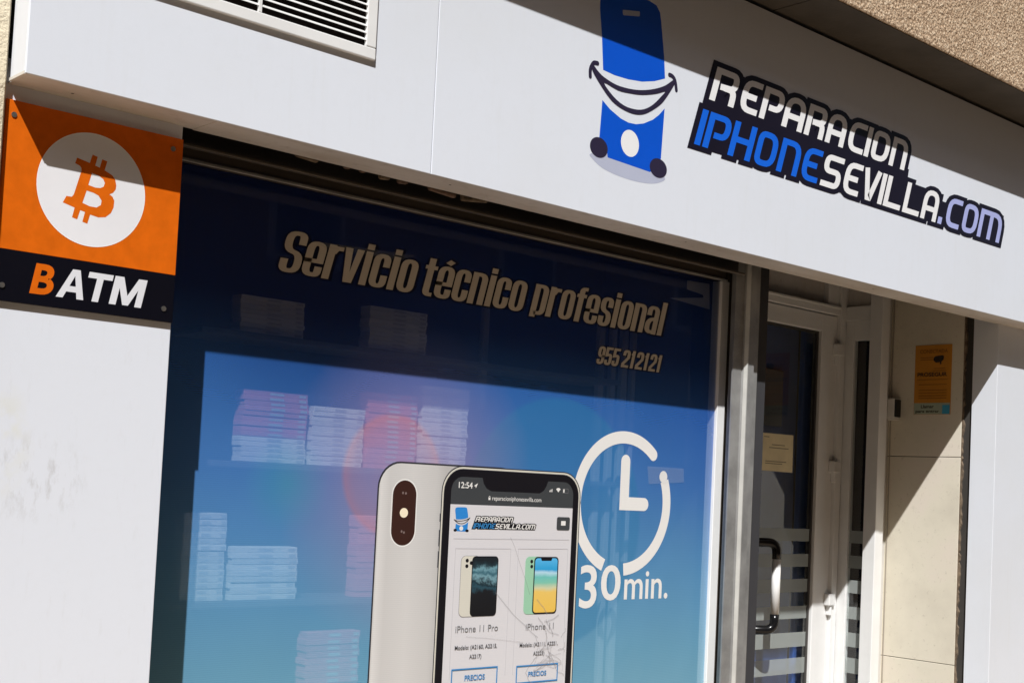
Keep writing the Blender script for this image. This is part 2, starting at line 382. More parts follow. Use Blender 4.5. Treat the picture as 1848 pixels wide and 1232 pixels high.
def text_shape(s, bold=0.0, squeeze=1.0, spacing=1.0, bz=1.0):
    """outline lettering in unit size: returns verts (x, z), faces; bold thickens strokes after the letters were squeezed"""
    key = (s, bold, squeeze, spacing, bz)
    if key in FCACHE: return FCACHE[key]
    cu = bpy.data.curves.new('t', 'FONT'); cu.body = s; cu.size = 1; cu.space_character = spacing
    ob = bpy.data.objects.new('t', cu); COL.objects.link(ob); dg = bpy.context.evaluated_depsgraph_get()
    c2 = ob.evaluated_get(dg).to_curve(dg); loops = []
    for sp in c2.splines:
        B = sp.bezier_points; n = len(B); lp = []
        for i in range(n):
            p0, p1, p2, p3 = B[i].co, B[i].handle_right, B[(i + 1) % n].handle_left, B[(i + 1) % n].co
            bend = abs((p1 - p0).cross(p3 - p0).z) + abs((p2 - p0).cross(p3 - p0).z); st = 5 if bend > 1e-4 else 1
            for k in range(st):
                t = k / st; q = p0 * (1 - t) ** 3 + p1 * 3 * t * (1 - t) ** 2 + p2 * 3 * t * t * (1 - t) + p3 * t ** 3
                if not lp or (Vector((q.x * squeeze, q.y)) - Vector(lp[-1])).length > 1e-4: lp.append((q.x * squeeze, q.y))
        if len(lp) > 2 and (Vector(lp[0]) - Vector(lp[-1])).length < 1e-4: lp.pop()
        if len(lp) > 2: loops.append(lp)
    bpy.data.objects.remove(ob); bpy.data.curves.remove(cu)
    depth = [sum(inside(l[0], m) for j, m in enumerate(loops) if j != i) for i, l in enumerate(loops)]
    out = []
    for l, d in zip(loops, depth):
        if (area(l) > 0) != (d % 2 == 0): l = l[::-1]      # outers run counter-clockwise, counters clockwise
        if bold:
            n = len(l); q = []
            for i in range(n):
                p = Vector(l[i]); d1 = (p - Vector(l[i - 1])).normalized(); d2 = (Vector(l[(i + 1) % n]) - p).normalized()
                n1 = Vector((d1.y, -d1.x)); n2 = Vector((d2.y, -d2.x)); m = n1 + n2
                m = m.normalized() if m.length > 1e-3 else n1
                kk = bold / max(.6, m.dot(n1)); q.append((p.x + m.x * kk, p.y + m.y * kk * bz))
            l = q
        out.append(l)
    V, F = [], []
    for i, l in enumerate(out):
        if depth[i] % 2: continue
        grp = [l] + [out[j] for j in range(len(out)) if depth[j] == depth[i] + 1 and inside(loops[j][0], loops[i])]
        c3 = bpy.data.curves.new('t', 'CURVE'); c3.dimensions = '2D'; c3.fill_mode = 'FRONT'
        for g in grp:
            sp = c3.splines.new('POLY'); sp.points.add(len(g) - 1); sp.use_cyclic_u = True
            for p, q in zip(sp.points, g): p.co = (q[0], q[1], 0, 1)
        o3 = bpy.data.objects.new('t', c3); COL.objects.link(o3); me = o3.to_mesh(); o = len(V)
        V += [(v.co.x, v.co.y) for v in me.vertices]; F += [tuple(k + o for k in p.vertices) for p in me.polygons]
        o3.to_mesh_clear(); bpy.data.objects.remove(o3); bpy.data.curves.remove(c3)
    FCACHE[key] = (V, F); return V, F
def text_at(s, x0, x1, z0, h, y, shear=0.0, bold=0.0, squeeze=1.0, spacing=1.0, grow=0.0, side=False, ref=None, xh=None, bz=1.0):
    """lettering fitted between x0 and x1, baseline z0, height h of the shape `ref` (default: capital H).
    side=True lays it on a wall that faces -X: then x0, x1 run along falling Y and y is the wall's X"""
    V, F = text_shape(s, bold, squeeze, spacing, bz)
    RV, _ = text_shape(ref or 'H', bold, squeeze, spacing, bz)
    top = max(v[1] for v in RV)
    a, b = min(v[0] for v in V), max(v[0] for v in V)
    if grow:
        V, F = text_shape(s, bold + grow, squeeze, spacing, max(bz, .45))
    k = h / top; kx = (x1 - x0) / (b - a)
    zf = lambda z: z * k
    if xh:
        xt = max(v[1] for v in text_shape('x', bold, squeeze, spacing, bz)[0])
        zf = lambda z: z * xh / xt if 0 <= z <= xt else z * k * .45 if z < 0 else xh + (z - xt) * (h - xh) / (top - xt)
    P = [(x0 + (v[0] - a) * kx + shear * zf(v[1]), z0 + zf(v[1])) for v in V]
    if side: pts = [(y, q[0], EYE + q[1]) for q in P]
    else: pts = [(q[0], y, EYE + q[1]) for q in P]
    out = []
    for f in F:
        q = [P[i] for i in f]; ar = sum(q[i][0] * q[(i + 1) % len(q)][1] - q[(i + 1) % len(q)][0] * q[i][1] for i in range(len(q)))
        out.append(f if ar > 0 else tuple(reversed(f)))
    return pts, out
def tube(pts, rad, n=12):
    """round bar swept along world points (z from eye level)"""
    P = [Vector((a, b, EYE + c)) for a, b, c in pts]; V, F = [], []
    for i, p in enumerate(P):
        d = (P[min(i + 1, len(P) - 1)] - P[max(i - 1, 0)]).normalized()
        u = d.cross(Vector((0, 0, 1)) if abs(d.z) < .9 else Vector((1, 0, 0))).normalized(); w = d.cross(u)
        if i: 
            u = (pu - d * pu.dot(d)).normalized(); w = d.cross(u)
        pu = u
        for k in range(n):
            a = 2 * math.pi * k / n; V.append(tuple(p + u * rad * math.cos(a) + w * rad * math.sin(a)))
    for i in range(len(P) - 1):
        for k in range(n): F.append((i * n + k, i * n + (k + 1) % n, (i + 1) * n + (k + 1) % n, (i + 1) * n + k))
    F.append(tuple(range(n))[::-1]); F.append(tuple((len(P) - 1) * n + k for k in range(n)))
    return V, F

YF, YP, YW, YD = 2.80, 2.92, 3.14, 3.68     # fascia face, pilaster face, window film, door leaf
ZF, ZT, XR = .8388, 1.717, 5.59             # fascia bottom, underside of overhang, side wall of the entrance
G = -1.6

# ------------------------------------------------------------------ the street and the shell of the building
tag(box('ground', (-40, 40), (-40, 40), (G - .35, G - .16), 'asphalt'), kind='structure')
tag(box('road', (-30, 30), (-6.0, -1.9), (G - .156, G - .125), 'asphalt'), kind='structure')
tag(box('pavement', (-30, 30), (-1.75, 6.3), (G - .14, G), 'pavement_slab'), kind='structure')
tag(box('kerb', (-30, 30), (-1.9, -1.752), (G - .15, G - .002), 'kerb_granite', bev=.01), kind='structure')
tag(box('interior_floor', (1.0, 6.4), (3.16, 6.2), (G + .004, G + .03), 'interior_floor_grey'), kind='structure')
tag(box('interior_wall', (.8, 6.6), (6.2, 6.3), (G + .004, 1.6), 'interior_dark'), kind='structure')
tag(box('interior_wall', (.9, .998), (3.16, 6.198), (G + .004, 1.6), 'interior_dark'), kind='structure')
tag(box('interior_wall', (6.402, 6.5), (3.16, 6.198), (G + .004, 1.6), 'interior_dark'), kind='structure')
tag(box('interior_ceiling', (.9, 6.5), (2.96, 6.3), (1.604, 1.70), 'interior_dark'), kind='structure')

ob_ = thing('unseen_opposite_building', 'unseen ochre rendered building across the street with dark windows, added to block sky light', 'building', (0, -8.5, G))
box('wall', (-18, 22), (-14, -8.5), (G - .14, 13.0), 'ochre_render', ob_)  # out of view; added and made tall to keep sky light off the shopfront
for i in range(9):
    for j in range(4):
        x0 = -15 + i * 4; z0 = -.4 + j * 3.2
        w_ = box('window', (x0, x0 + 1.2), (-8.52, -8.47), (z0, z0 + 1.5), 'upvc_white', ob_, .01); box('pane', (x0 + .1, x0 + 1.1), (-8.468, -8.455), (z0 + .1, z0 + 1.4), 'window_dark', w_)

# upper floor that juts out over the shopfront
uf = thing('overhanging_upper_floor', 'tan pebble-dashed upper floor jutting out above the white fascia', 'upper floor', (3, 2.58, ZT))
bm = bmesh.new(); N = 60
box('pebble_dash_face', (-8, 14), (2.58, 2.64), (ZT + .002, 4.8), 'pebble_dash', uf, .008, 2)
box('wall', (-8, 14), (2.642, 6.3), (ZT + .06, 4.8), 'ochre_render', uf)
xs = [-8, -3.2, .2, 3.70, 7.0, 10.2, 14]
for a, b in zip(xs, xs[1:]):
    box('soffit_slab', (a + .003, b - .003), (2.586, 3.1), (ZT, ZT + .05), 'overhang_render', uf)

sw = box('stucco_wall', (-8, 1.077), (2.887, 3.1), (G, ZT - .01), 'cream_stucco', None, .004)
tag(sw, 'rough cream stucco wall at the left edge, beside the orange sign', 'wall')

tag(box('stucco_wall', (7.205, 14), (2.93, 3.1), (G, ZT - .01), 'cream_stucco', None, .004), 'cream stucco wall beyond the right-hand white pier', 'wall')

# ------------------------------------------------------------------ left pilaster beside the window
pl = thing('left_pilaster', 'white scuffed panel pier below the orange sign, left of the blue window', 'pilaster', (1.3, YP, G))
pl.name = 'pilaster'; WLOC['pilaster'] = WLOC['left_pilaster']
box('panel', (1.082, 1.5225), (YP, YP + .012), (G, ZF + .06), 'pilaster_scuffed', pl, .0015)
box('core', (1.082, 1.51), (YP + .0125, 3.3), (G, 1.3), 'interior_dark', pl)

# ------------------------------------------------------------------ fascia
fa = thing('shop_fascia', 'long white panelled fascia with blue phone emblem and black shop lettering', 'fascia', (3.5, YF, ZF))
XL = 1.083
seams = [XL, 2.2025, 6.25, 7.6]
for a, b in zip(seams, seams[1:]):
    box('panel', (a + (.0013 if a > XL else 0), b - .0013), (YF, YF + .005), (ZF, ZT - .014), 'fascia_white', fa, .0012)
box('return_panel', (XL, XL + .004), (YF + .0055, 2.886), (ZF + .006, ZT - .014), 'fascia_white', fa, .001)
box('return_panel', (7.5945, 7.5985), (YF + .0055, 2.928), (ZF + .006, ZT - .014), 'fascia_white', fa, .001)
ed = box('return_edge', (XL - .002, XL + .006), (YF + .004, 2.886), (ZF - .001, ZF + .0055), 'sensor_white', fa)
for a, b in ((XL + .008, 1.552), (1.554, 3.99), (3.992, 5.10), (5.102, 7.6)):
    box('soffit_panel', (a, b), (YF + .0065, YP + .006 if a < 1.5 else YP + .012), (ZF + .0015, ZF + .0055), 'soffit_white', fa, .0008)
for k, (xx, yy) in enumerate(((1.22, 2.872), (2.32, 2.86), (3.33, 2.85), (4.47, 2.86))):
    v, f = flat([ell(xx, 0, .004, .004, 10)], 0)
    link('screw', [(q[0], yy + (q[2] - EYE), EYE + ZF + .001) for q in v], f, 'dark_gasket', fa)
link('screw', *tube([(XL - .0005, 2.858, 1.083), (XL + .001, 2.858, 1.083)], .005, 10), 'dark_gasket', fa)

# the emblem: a blue handset with a smile
E = [0.0]
def lay(d=.00012):
    E[0] += d; return YF - E[0]
E_up = [(2.8261, 1.4729), (2.8255, 1.50), (2.83, 1.53), (2.8442, 1.5477), (2.875, 1.556), (2.98, 1.5627), (3.0485, 1.5617), (3.0816, 1.5568), (3.0997, 1.5385), (3.1072, 1.51), (3.1122, 1.4841), (3.1288, 1.3986), (3.1367, 1.3332)]
E_upb = [(3.0863, 1.3123), (3.0292, 1.2968), (2.9656, 1.2885), (2.903, 1.286), (2.8514, 1.2899), (2.8405, 1.3862)]
em = decal('emblem', [E_up + E_upb], lay(), 'logo_blue', fa); em['label'] = 'blue smiling phone emblem on the white fascia'
E_lo = [(2.854, 1.1967), (2.8894, 1.1763), (2.9389, 1.1588), (2.9742, 1.1537), (3.0095, 1.1563), (3.0447, 1.1666), (3.0869, 1.1883), (3.1149, 1.21), (3.1406, 1.2368), (3.1368, 1.1563), (3.1332, 1.0736), (3.1208, 1.0387), (3.0831, 1.019), (2.8888, 1.0258), (2.8799, 1.0573), (2.848, 1.079), (2.8511, 1.1366)]
decal('emblem_ground_shadow', [smooth_loop([(2.8128, 1.0219), (2.8259, 1.0058), (2.8742, .9872), (2.9575, .9773), (3.0495, .9782), (3.1215, .9906), (3.157, 1.0138), (3.0831, 1.03), (2.8888, 1.035)])], lay(), 'logo_shadow_grey', em)
decal('lower_body', [E_lo], lay(), 'logo_blue', em)
decal('home_button', [ell(2.9857, 1.0903, .0415, .042, 36)], lay(), 'logo_white', em)
decal('speaker_slot', [[(2.9263, 1.4974), (2.9300, 1.4995), (3.0025, 1.5150), (3.0045, 1.5130), (3.004, 1.5010), (3.0015, 1.4985), (2.9310, 1.4826), (2.9275, 1.4850)]], lay(), 'logo_shadow_grey', em)
decal('foot', [ell(2.8477, 1.0482, .0392, .0312, 32)], lay(), 'logo_dark', em)
decal('foot', [ell(3.1222, 1.0392, .0414, .0308, 32)], lay(), 'logo_dark', em)
E_out = [(2.8088, 1.2924), (2.8283, 1.2808), (2.8562, 1.2687), (2.9117, 1.2584), (2.9745, 1.2605), (3.0309, 1.2702), (3.0878, 1.2879), (3.1381, 1.3111), (3.1812, 1.3416), (3.1857, 1.3302), (3.1409, 1.2668), (3.106, 1.2338), (3.0499, 1.1986), (3.0005, 1.1859), (2.9439, 1.1889), (2.8945, 1.2038), (2.8481, 1.2357), (2.8052, 1.275)]
E_in = [(2.8573, 1.2513), (2.9196, 1.2425), (2.9754, 1.2462), (3.0318, 1.2548), (3.0961, 1.2736), (3.1379, 1.291), (3.1255, 1.2756), (3.0838, 1.236), (3.0418, 1.2115), (2.9995, 1.2017), (2.9501, 1.2024), (2.9004, 1.2196)]
ys = lay()
link('smile', *merge([flat([smooth_loop(E_out, 4), smooth_loop(E_in, 3)], ys),
     capped(smooth_loop([(2.7964, 1.2562), (2.7952, 1.2748), (2.8009, 1.2904), (2.8102, 1.3013), (2.8255, 1.3038)], 4, False), .0135, ys - .00005),
     capped(smooth_loop([(3.1565, 1.3506), (3.1716, 1.3493), (3.1852, 1.3376), (3.1931, 1.3093)], 4, False), .0135, ys - .00005)]), 'logo_dark', em)

# the lettering: wide square letters on a black outline
GLY = {
 'R': [[(0, 0, 0), (0, 1, 0), (1, 1, 1), (1, .5, 1), (.25, .46, 0)], [(.45, .46, 0), (1, .46, 1), (1, 0, 0)]],
 'E': [[(1, 1, 0), (0, 1, 1), (0, 0, 1), (1, 0, 0)], [(0.1, .5, 0), (.95, .5, 0)]],
 'P': [[(0, 0, 0), (0, 1, 0), (1, 1, 1), (1, .38, 1), (.3, .38, 0)]],
 'A': [[(0, 0, 0), (0, 1, 1), (1, 1, 1), (1, 0, 0)], [(.05, .36, 0), (.95, .36, 0)]],
 'C': [[(1, 1, 0), (0, 1, 1), (0, 0, 1), (1, 0, 0)]],
 'I': [[(.5, 0, 0), (.5, 1, 0)]],
 'O': [[(0, .5, 0), (0, 1, 1), (1, 1, 1), (1, 0, 1), (0, 0, 1)]],
 'N': [[(0, 0, 0), (0, 1, 0), (1, 1, 1), (1, 0, 0)]],
 'H': [[(0, 0, 0), (0, 1, 0)], [(.05, .5, 0), (.95, .5, 0)], [(1, 0, 0), (1, 1, 0)]],
 'S': [[(1, 1, 0), (0, 1, 1), (0, .5, 1), (1, .5, 1), (1, 0, 1), (0, 0, 0)]],
 'V': [[(0, 1, 0), (.42, 0, 0), (.58, 0, 0), (1, 1, 0)]],
 'L': [[(0, 1, 0), (0, 0, 0), (1, 0, 0)]],
 'M': [[(0, 0, 0), (0, 1, 0), (1, 1, 1), (1, 0, 0)], [(.5, 0, 0), (.5, .95, 0)]],
 '.': [[(.5, 0, 0), (.5, .08, 0)]]}
def glyph(ch, x0, x1, z0, z1, tx, y, sh, extra=0.0, zb=None):
    """one letter as flat strokes inside its box; extra widens the strokes for the outline"""
    parts = []; zb = z0 if zb is None else zb; t = tx
    for k, st in enumerate(GLY[ch]):
        P = []
        for u, v, rd in st:
            px = x0 + t / 2 + u * (x1 - x0 - t); ev = t / 2
            pz = z0 + ev / 1.4 + v * (z1 - z0 - t / 1.4)
            P.append((px, pz, rd))
        closed = ch == 'O'
        if not closed:
            # stems run to the very edge of the box
            for idx, nb in ((0, 1), (-1, -2)):
                a = Vector(P[idx][:2]); b = Vector(P[nb][:2]); d = (a - b).normalized()
                vert = abs(d.y) > .7; ext = (t / 2 if vert or abs(d.x) > .7 and st[idx][0] in (0, 1) else 0) + extra / 2
                if vert: ext /= 1.4
                q = a + d * ext; P[idx] = (q.x, q.y, P[idx][2])
        pl_ = [(u, zb + (v - zb) * 1.4) for u, v in rounded(P, (x1 - x0) * .38, closed)]
        rv, rf = ribbon(pl_, t + extra, y - k * .00003, closed)
        rv = [(q[0], q[1], EYE + zb + (q[2] - EYE - zb) / 1.4) for q in rv]
        parts.append(([(q[0] + sh * (q[2] - EYE - zb), q[1], q[2]) for q in rv], rf))
    return parts
ROW1 = [('R', 3.357, 3.486), ('E', 3.512, 3.612), ('P', 3.626, 3.745), ('A', 3.756, 3.877), ('R', 3.890, 4.006), ('A', 4.021, 4.138), ('C', 4.160, 4.266), ('I', 4.272, 4.308), ('O', 4.318, 4.435), ('N', 4.449, 4.562)]
ROW2 = [('I', 3.288, 3.322), ('P', 3.331, 3.452), ('H', 3.464, 3.585), ('O', 3.602, 3.718), ('N', 3.735, 3.855), ('E', 3.875, 3.980), ('S', 4.000, 4.118), ('E', 4.138, 4.244), ('V', 4.258, 4.369), ('I', 4.376, 4.412), ('L', 4.418, 4.538), ('L', 4.556, 4.676), ('A', 4.691, 4.808), ('.', 4.824, 4.852), ('C', 4.878, 4.988), ('O', 5.010, 5.128), ('M', 5.142, 5.334)]
SH = .32; TK = .030
r1 = (1.318, 1.438); r2 = (1.1535, 1.2795); K = [0]
parts = []; yb = lay()
for row, (za, zb_) in ((ROW1, r1), (ROW2, r2)):
    for i, (ch, a, b) in enumerate(row):
        K[0] += 1; yy = yb - K[0] * 5e-6
        parts += glyph(ch, a, b, za, zb_, TK, yy, SH, .052)
        if ch != '.':
            q = [(a - .008, za - .004), (b + .022, za - .004), (b + .022 if i < len(row) - 1 else b, zb_), (a - .008, zb_)]
            parts.append(flat([[(u + SH * (v - za), v) for u, v in q]], yy - 2e-6))
# black field that joins the two rows
parts.append(flat([[(3.27, 1.145), (3.30, 1.245), (3.345, 1.33), (4.60, 1.33), (4.585, 1.25), (5.30, 1.25), (5.30, 1.17), (4.9, 1.165)]], yb + 4e-6))
lb = link('lettering_backing', *merge(parts), 'logo_black', fa)
lb['label'] = 'black outline behind the shop name lettering'
E[0] += .0006; yl = lay()
for row, (za, zb_), cols in ((ROW1, r1, 'w' * 10), (ROW2, r2, 'b' * 6 + 'w' * 7 + 'l' * 4)):
    for (ch, a, b), c in zip(row, cols):
        link('letter', *merge(glyph(ch, a, b, za, zb_, TK, yl, SH)), {'w': 'logo_white', 'b': 'logo_letter_blue', 'l': 'logo_lavender'}[c], lb)

# ventilation grille let into the fascia
vg = thing('ventilation_grille', 'white slatted ventilation grille set in the fascia left of the emblem', 'grille', (1.6, YF, 1.09))
VX0, VX1, VZ0, VZ1 = 1.30, 1.958, 1.1265, 1.53
box('backing', (VX0 - .01, VX1 + .01), (YF - .0012, YF - .0004), (VZ0 - .01, VZ1 + .01), 'black_void', vg)
yf_ = (YF - .0115, YF - .0005)
box('frame', (VX0 - .033, VX1 + .033), yf_, (VZ0 - .031, VZ0), 'upvc_white', vg, .003, 2)
box('frame', (VX0 - .033, VX1 + .033), yf_, (VZ1, VZ1 + .031), 'upvc_white', vg, .003, 2)
box('frame', (VX1, VX1 + .033), yf_, (VZ0 + .0003, VZ1 - .0003), 'upvc_white', vg, .003, 2)
box('frame', (VX0 - .033, VX0), yf_, (VZ0 + .0003, VZ1 - .0003), 'upvc_white', vg, .003, 2)
box('divider', (1.636, 1.646), (YF - .0105, YF - .0014), (VZ0, VZ1), 'upvc_white', vg, .001)
zz = VZ0 + .0165; sm = None
while zz < VZ1 - .004:
    for a, b in ((VX0, 1.6355), (1.6465, VX1)):
        V = [(a, YF - .0108, EYE + zz - .0020), (b, YF - .0108, EYE + zz - .0020), (b, YF - .0016, EYE + zz + .0035), (a, YF - .0016, EYE + zz + .0035),
             (a, YF - .0108, EYE + zz), (b, YF - .0108, EYE + zz), (b, YF - .0016, EYE + zz + .0075), (a, YF - .0016, EYE + zz + .0075)]
        link('slat', V, [(0, 3, 2, 1), (4, 5, 6, 7), (0, 1, 5, 4), (2, 3, 7, 6), (1, 2, 6, 5), (0, 4, 7, 3)], 'upvc_white', vg)
    zz += .0183

# ------------------------------------------------------------------ orange coin sign
sg = thing('coin_machine_sign', 'orange and black square sign with white coin symbol and BATM lettering', 'sign', (1.3, 2.9, .355))
SX0, SX1 = 1.0869, 1.5202; YS = 2.909
box('orange_panel', (SX0, SX1), (YS, YS + .008), (0.4720, 0.8050), 'sign_orange', sg, .0008)
box('black_panel', (SX0, SX1), (YS, YS + .008), (0.3566, 0.4715), 'sign_black', sg, .0008)
def seg_loop(p): return smooth_loop(p, 3)
dc = decal('coin_disc', [ell(1.2974, 0.6391, .1308, .1308, 72)], YS - .0002, 'print_grey_white', sg)
decal('coin_rim', [ell(1.2974, 0.6391, .1316, .1316, 72), ell(1.2974, 0.6391, .1290, .1290, 72)], YS - .0003, 'logo_white', dc)
B_out = [(1.2560, 0.7064), (1.2524, 0.6926), (1.2639, 0.6891), (1.2677, 0.6847), (1.2684, 0.6781), (1.2539, 0.6209), (1.2496, 0.6146), (1.2367, 0.6141), (1.2293, 0.5979), (1.2578, 0.5909), (1.2532, 0.5677), (1.2657, 0.5651), (1.2716, 0.5873), (1.2831, 0.5851), (1.2782, 0.5618), (1.2904, 0.5591), (1.2959, 0.5813), (1.3161, 0.5783), (1.3336, 0.5819), (1.3462, 0.5938), (1.3518, 0.6083), (1.3526, 0.6237), (1.3472, 0.6330), (1.3395, 0.6366), (1.3482, 0.6420), (1.3542, 0.6510), (1.3550, 0.6608), (1.3516, 0.6734), (1.3435, 0.6825), (1.3240, 0.6902), (1.3293, 0.7123), (1.3167, 0.7150), (1.3118, 0.6941), (1.3006, 0.6969), (1.3052, 0.7181), (1.2926, 0.7209), (1.2872, 0.7002)]
B_i1 = [(1.2940, 0.6781), (1.3100, 0.6756), (1.3221, 0.6691), (1.3266, 0.6610), (1.3241, 0.6520), (1.3167, 0.6474), (1.3050, 0.6460), (1.2871, 0.6490)]
B_i2 = [(1.2840, 0.6353), (1.3010, 0.6330), (1.3131, 0.6289), (1.3213, 0.6187), (1.3201, 0.6080), (1.3102, 0.6005), (1.2940, 0.6004), (1.2757, 0.6052)]
decal('coin_symbol', [B_out, B_i1, B_i2], YS - .0004, 'sign_orange', dc)
bpn = sg
SIGNL = {'A': [[(0, 0), (.36, 1), (.64, 1), (1, 0), (.75, 0), (.68, .22), (.32, .22), (.25, 0)], [(.385, .42), (.5, .78), (.615, .42)]],
         'T': [[(0, 1), (1, 1), (1, .80), (.635, .80), (.635, 0), (.365, 0), (.365, .80), (0, .80)]],
         'M': [[(0, 0), (0, 1), (.27, 1), (.5, .36), (.73, 1), (1, 1), (1, 0), (.79, 0), (.79, .60), (.59, .02), (.41, .02), (.21, .60), (.21, 0)]]}
link('letter', *text_at('B', 1.1665, 1.2175, .3845, .0665, YS - .0002, .18, bold=.03), 'sign_orange', sg)
for ch, a, b in (('A', 1.2270, 1.2925), ('T', 1.2905, 1.3500), ('M', 1.3545, 1.4355)):
    link('letter', *flat([[(a + u * (b - a) + .20 * .067 * v, .3820 + .0675 * v) for u, v in lp] for lp in SIGNL[ch]], YS - .0002), 'print_lettering_white', sg)
for a, b in ((1.1055, 0.7721), (1.4933, 0.7763), (1.1040, 0.3911), (1.4943, 0.3878)):
    v, f = tube([(a, YS - .0025, b), (a, YS + .001, b)], .0062, 14); link('screw', v, f, 'steel_screw', sg)

# ------------------------------------------------------------------ shop window: frame, glass, film with its print
wi = thing('shop_window', 'wide recessed shop window frame with bronze head rail and white right jamb', 'window', (2.8, YW, G))
box('head_rail', (1.5105, 3.845), (3.085, 3.1385), (.8085, .875), 'bronze_profile', wi, .002)
box('head_lip', (1.5105, 3.845), (3.078, 3.0845), (.799, .8065), 'aluminium', wi, .001)
box('jamb', (3.8745, 3.919), (3.128, 3.175), (-1.3, .8115), 'upvc_white', wi, .002)
box('jamb_gasket', (3.9195, 3.962), (3.135, 3.19), (-1.3, .95), 'bronze_profile', wi, .002)
box('sill', (1.5105, 3.99), (3.09, 3.20), (-1.36, -1.301), 'aluminium', wi, .003)
box('stall_riser', (1.5105, 3.99), (3.10, 3.18), (G, -1.361), 'pilaster_white', wi)
box('glass_pane', (1.5105, 3.874), (3.1445, 3.1505), (-1.30, .812), 'clear_glass', wi)

gf = thing('window_graphic', 'printed blue window film with a large phone, a clock and white lettering', 'window film', (2.7, YW, -1.3))
bgf = decal('film', [[(1.5105, -1.30), (3.874, -1.30), (3.874, .812), (1.5105, .812)]], YW, 'blue_window_film', gf)
L = [0]
def ly(d=.00009):
    L[0] += d; return YW - .0003 - L[0]
# lettering
CON = {   # narrow heavy letters: strokes in units of the letter width and of the x-height
 'e': (1, [[(0, .44, 0), (1, .44, 0), (1, 1, 1), (0, 1, 1), (0, 0, 1), (1, 0, 1), (1, .27, 0)]]),
 'r': (.78, [[(0, 0, 0), (0, 1, 0)], [(.15, .80, 0), (.55, .97, 0), (1, .97, 0)]]),
 'v': (1.02, [[(0, 1, 0), (.42, 0, 0), (.58, 0, 0), (1, 1, 0)]]),
 'i': (.44, [[(.5, 0, 0), (.5, 1, 0)], [(.5, 1.13, 0), (.5, 1.25, 0)]]),
 'c': (.96, [[(1, .64, 0), (1, 1, 1), (0, 1, 1), (0, 0, 1), (1, 0, 1), (1, .36, 0)]]),
 'o': (1, [[(0, .5, 0), (0, 1, 1), (1, 1, 1), (1, 0, 1), (0, 0, 1)]]),
 't': (.74, [[(.42, 1.18, 0), (.42, 0, 1), (1, 0, 0)], [(0, .93, 0), (.98, .93, 0)]]),
 'é': (1, [[(0, .44, 0), (1, .44, 0), (1, 1, 1), (0, 1, 1), (0, 0, 1), (1, 0, 1), (1, .27, 0)], [(.45, 1.14, 0), (.85, 1.27, 0)]]),
 'n': (1, [[(0, 0, 0), (0, 1, 0), (1, 1, 1), (1, 0, 0)]]),
 'p': (1, [[(0, -.16, 0), (0, 1, 0), (1, 1, 1), (1, 0, 1), (.1, 0, 0)]]),
 'f': (.72, [[(.42, 0, 0), (.42, 1.2, 1), (1, 1.2, 0)], [(0, .93, 0), (.98, .93, 0)]]),
 's': (.95, [[(1, .68, 0), (1, 1, 1), (0, 1, 1), (0, .55, 1), (1, .45, 1), (1, 0, 1), (0, 0, 1), (0, .32, 0)]]),
 'a': (1, [[(0, .68, 0), (0, 1, 1), (1, 1, 1), (1, 0, 0)], [(.95, .56, 0), (0, .50, 1), (0, 0, 1), (.95, .04, 0)]]),
 'l': (.44, [[(.5, 0, 0), (.5, 1.22, 0)]]),
 'S': (1.08, [[(1, .86, 0), (1, 1.2, 1), (0, 1.2, 1), (0, .64, 1), (1, .56, 1), (1, 0, 1), (0, 0, 1), (0, .36, 0)]]),
 '9': (1, [[(.95, .44, 0), (0, .44, 1), (0, 1, 1), (1, 1, 1), (1, 0, 1), (0, 0, 1), (0, .24, 0)]]),
 '5': (1, [[(.95, 1, 0), (0, 1, 0), (0, .55, 0), (1, .62, 1), (1, 0, 1), (0, 0, 1), (0, .26, 0)]]),
 '2': (1, [[(0, .70, 0), (0, 1, 1), (1, 1, 1), (1, .58, 0), (0, .16, 0), (0, 0, 0), (1, 0, 0)]]),
 '1': (.62, [[(.75, 0, 0), (.75, 1, 0)], [(.0, .78, 0), (.6, .90, 0)]])}
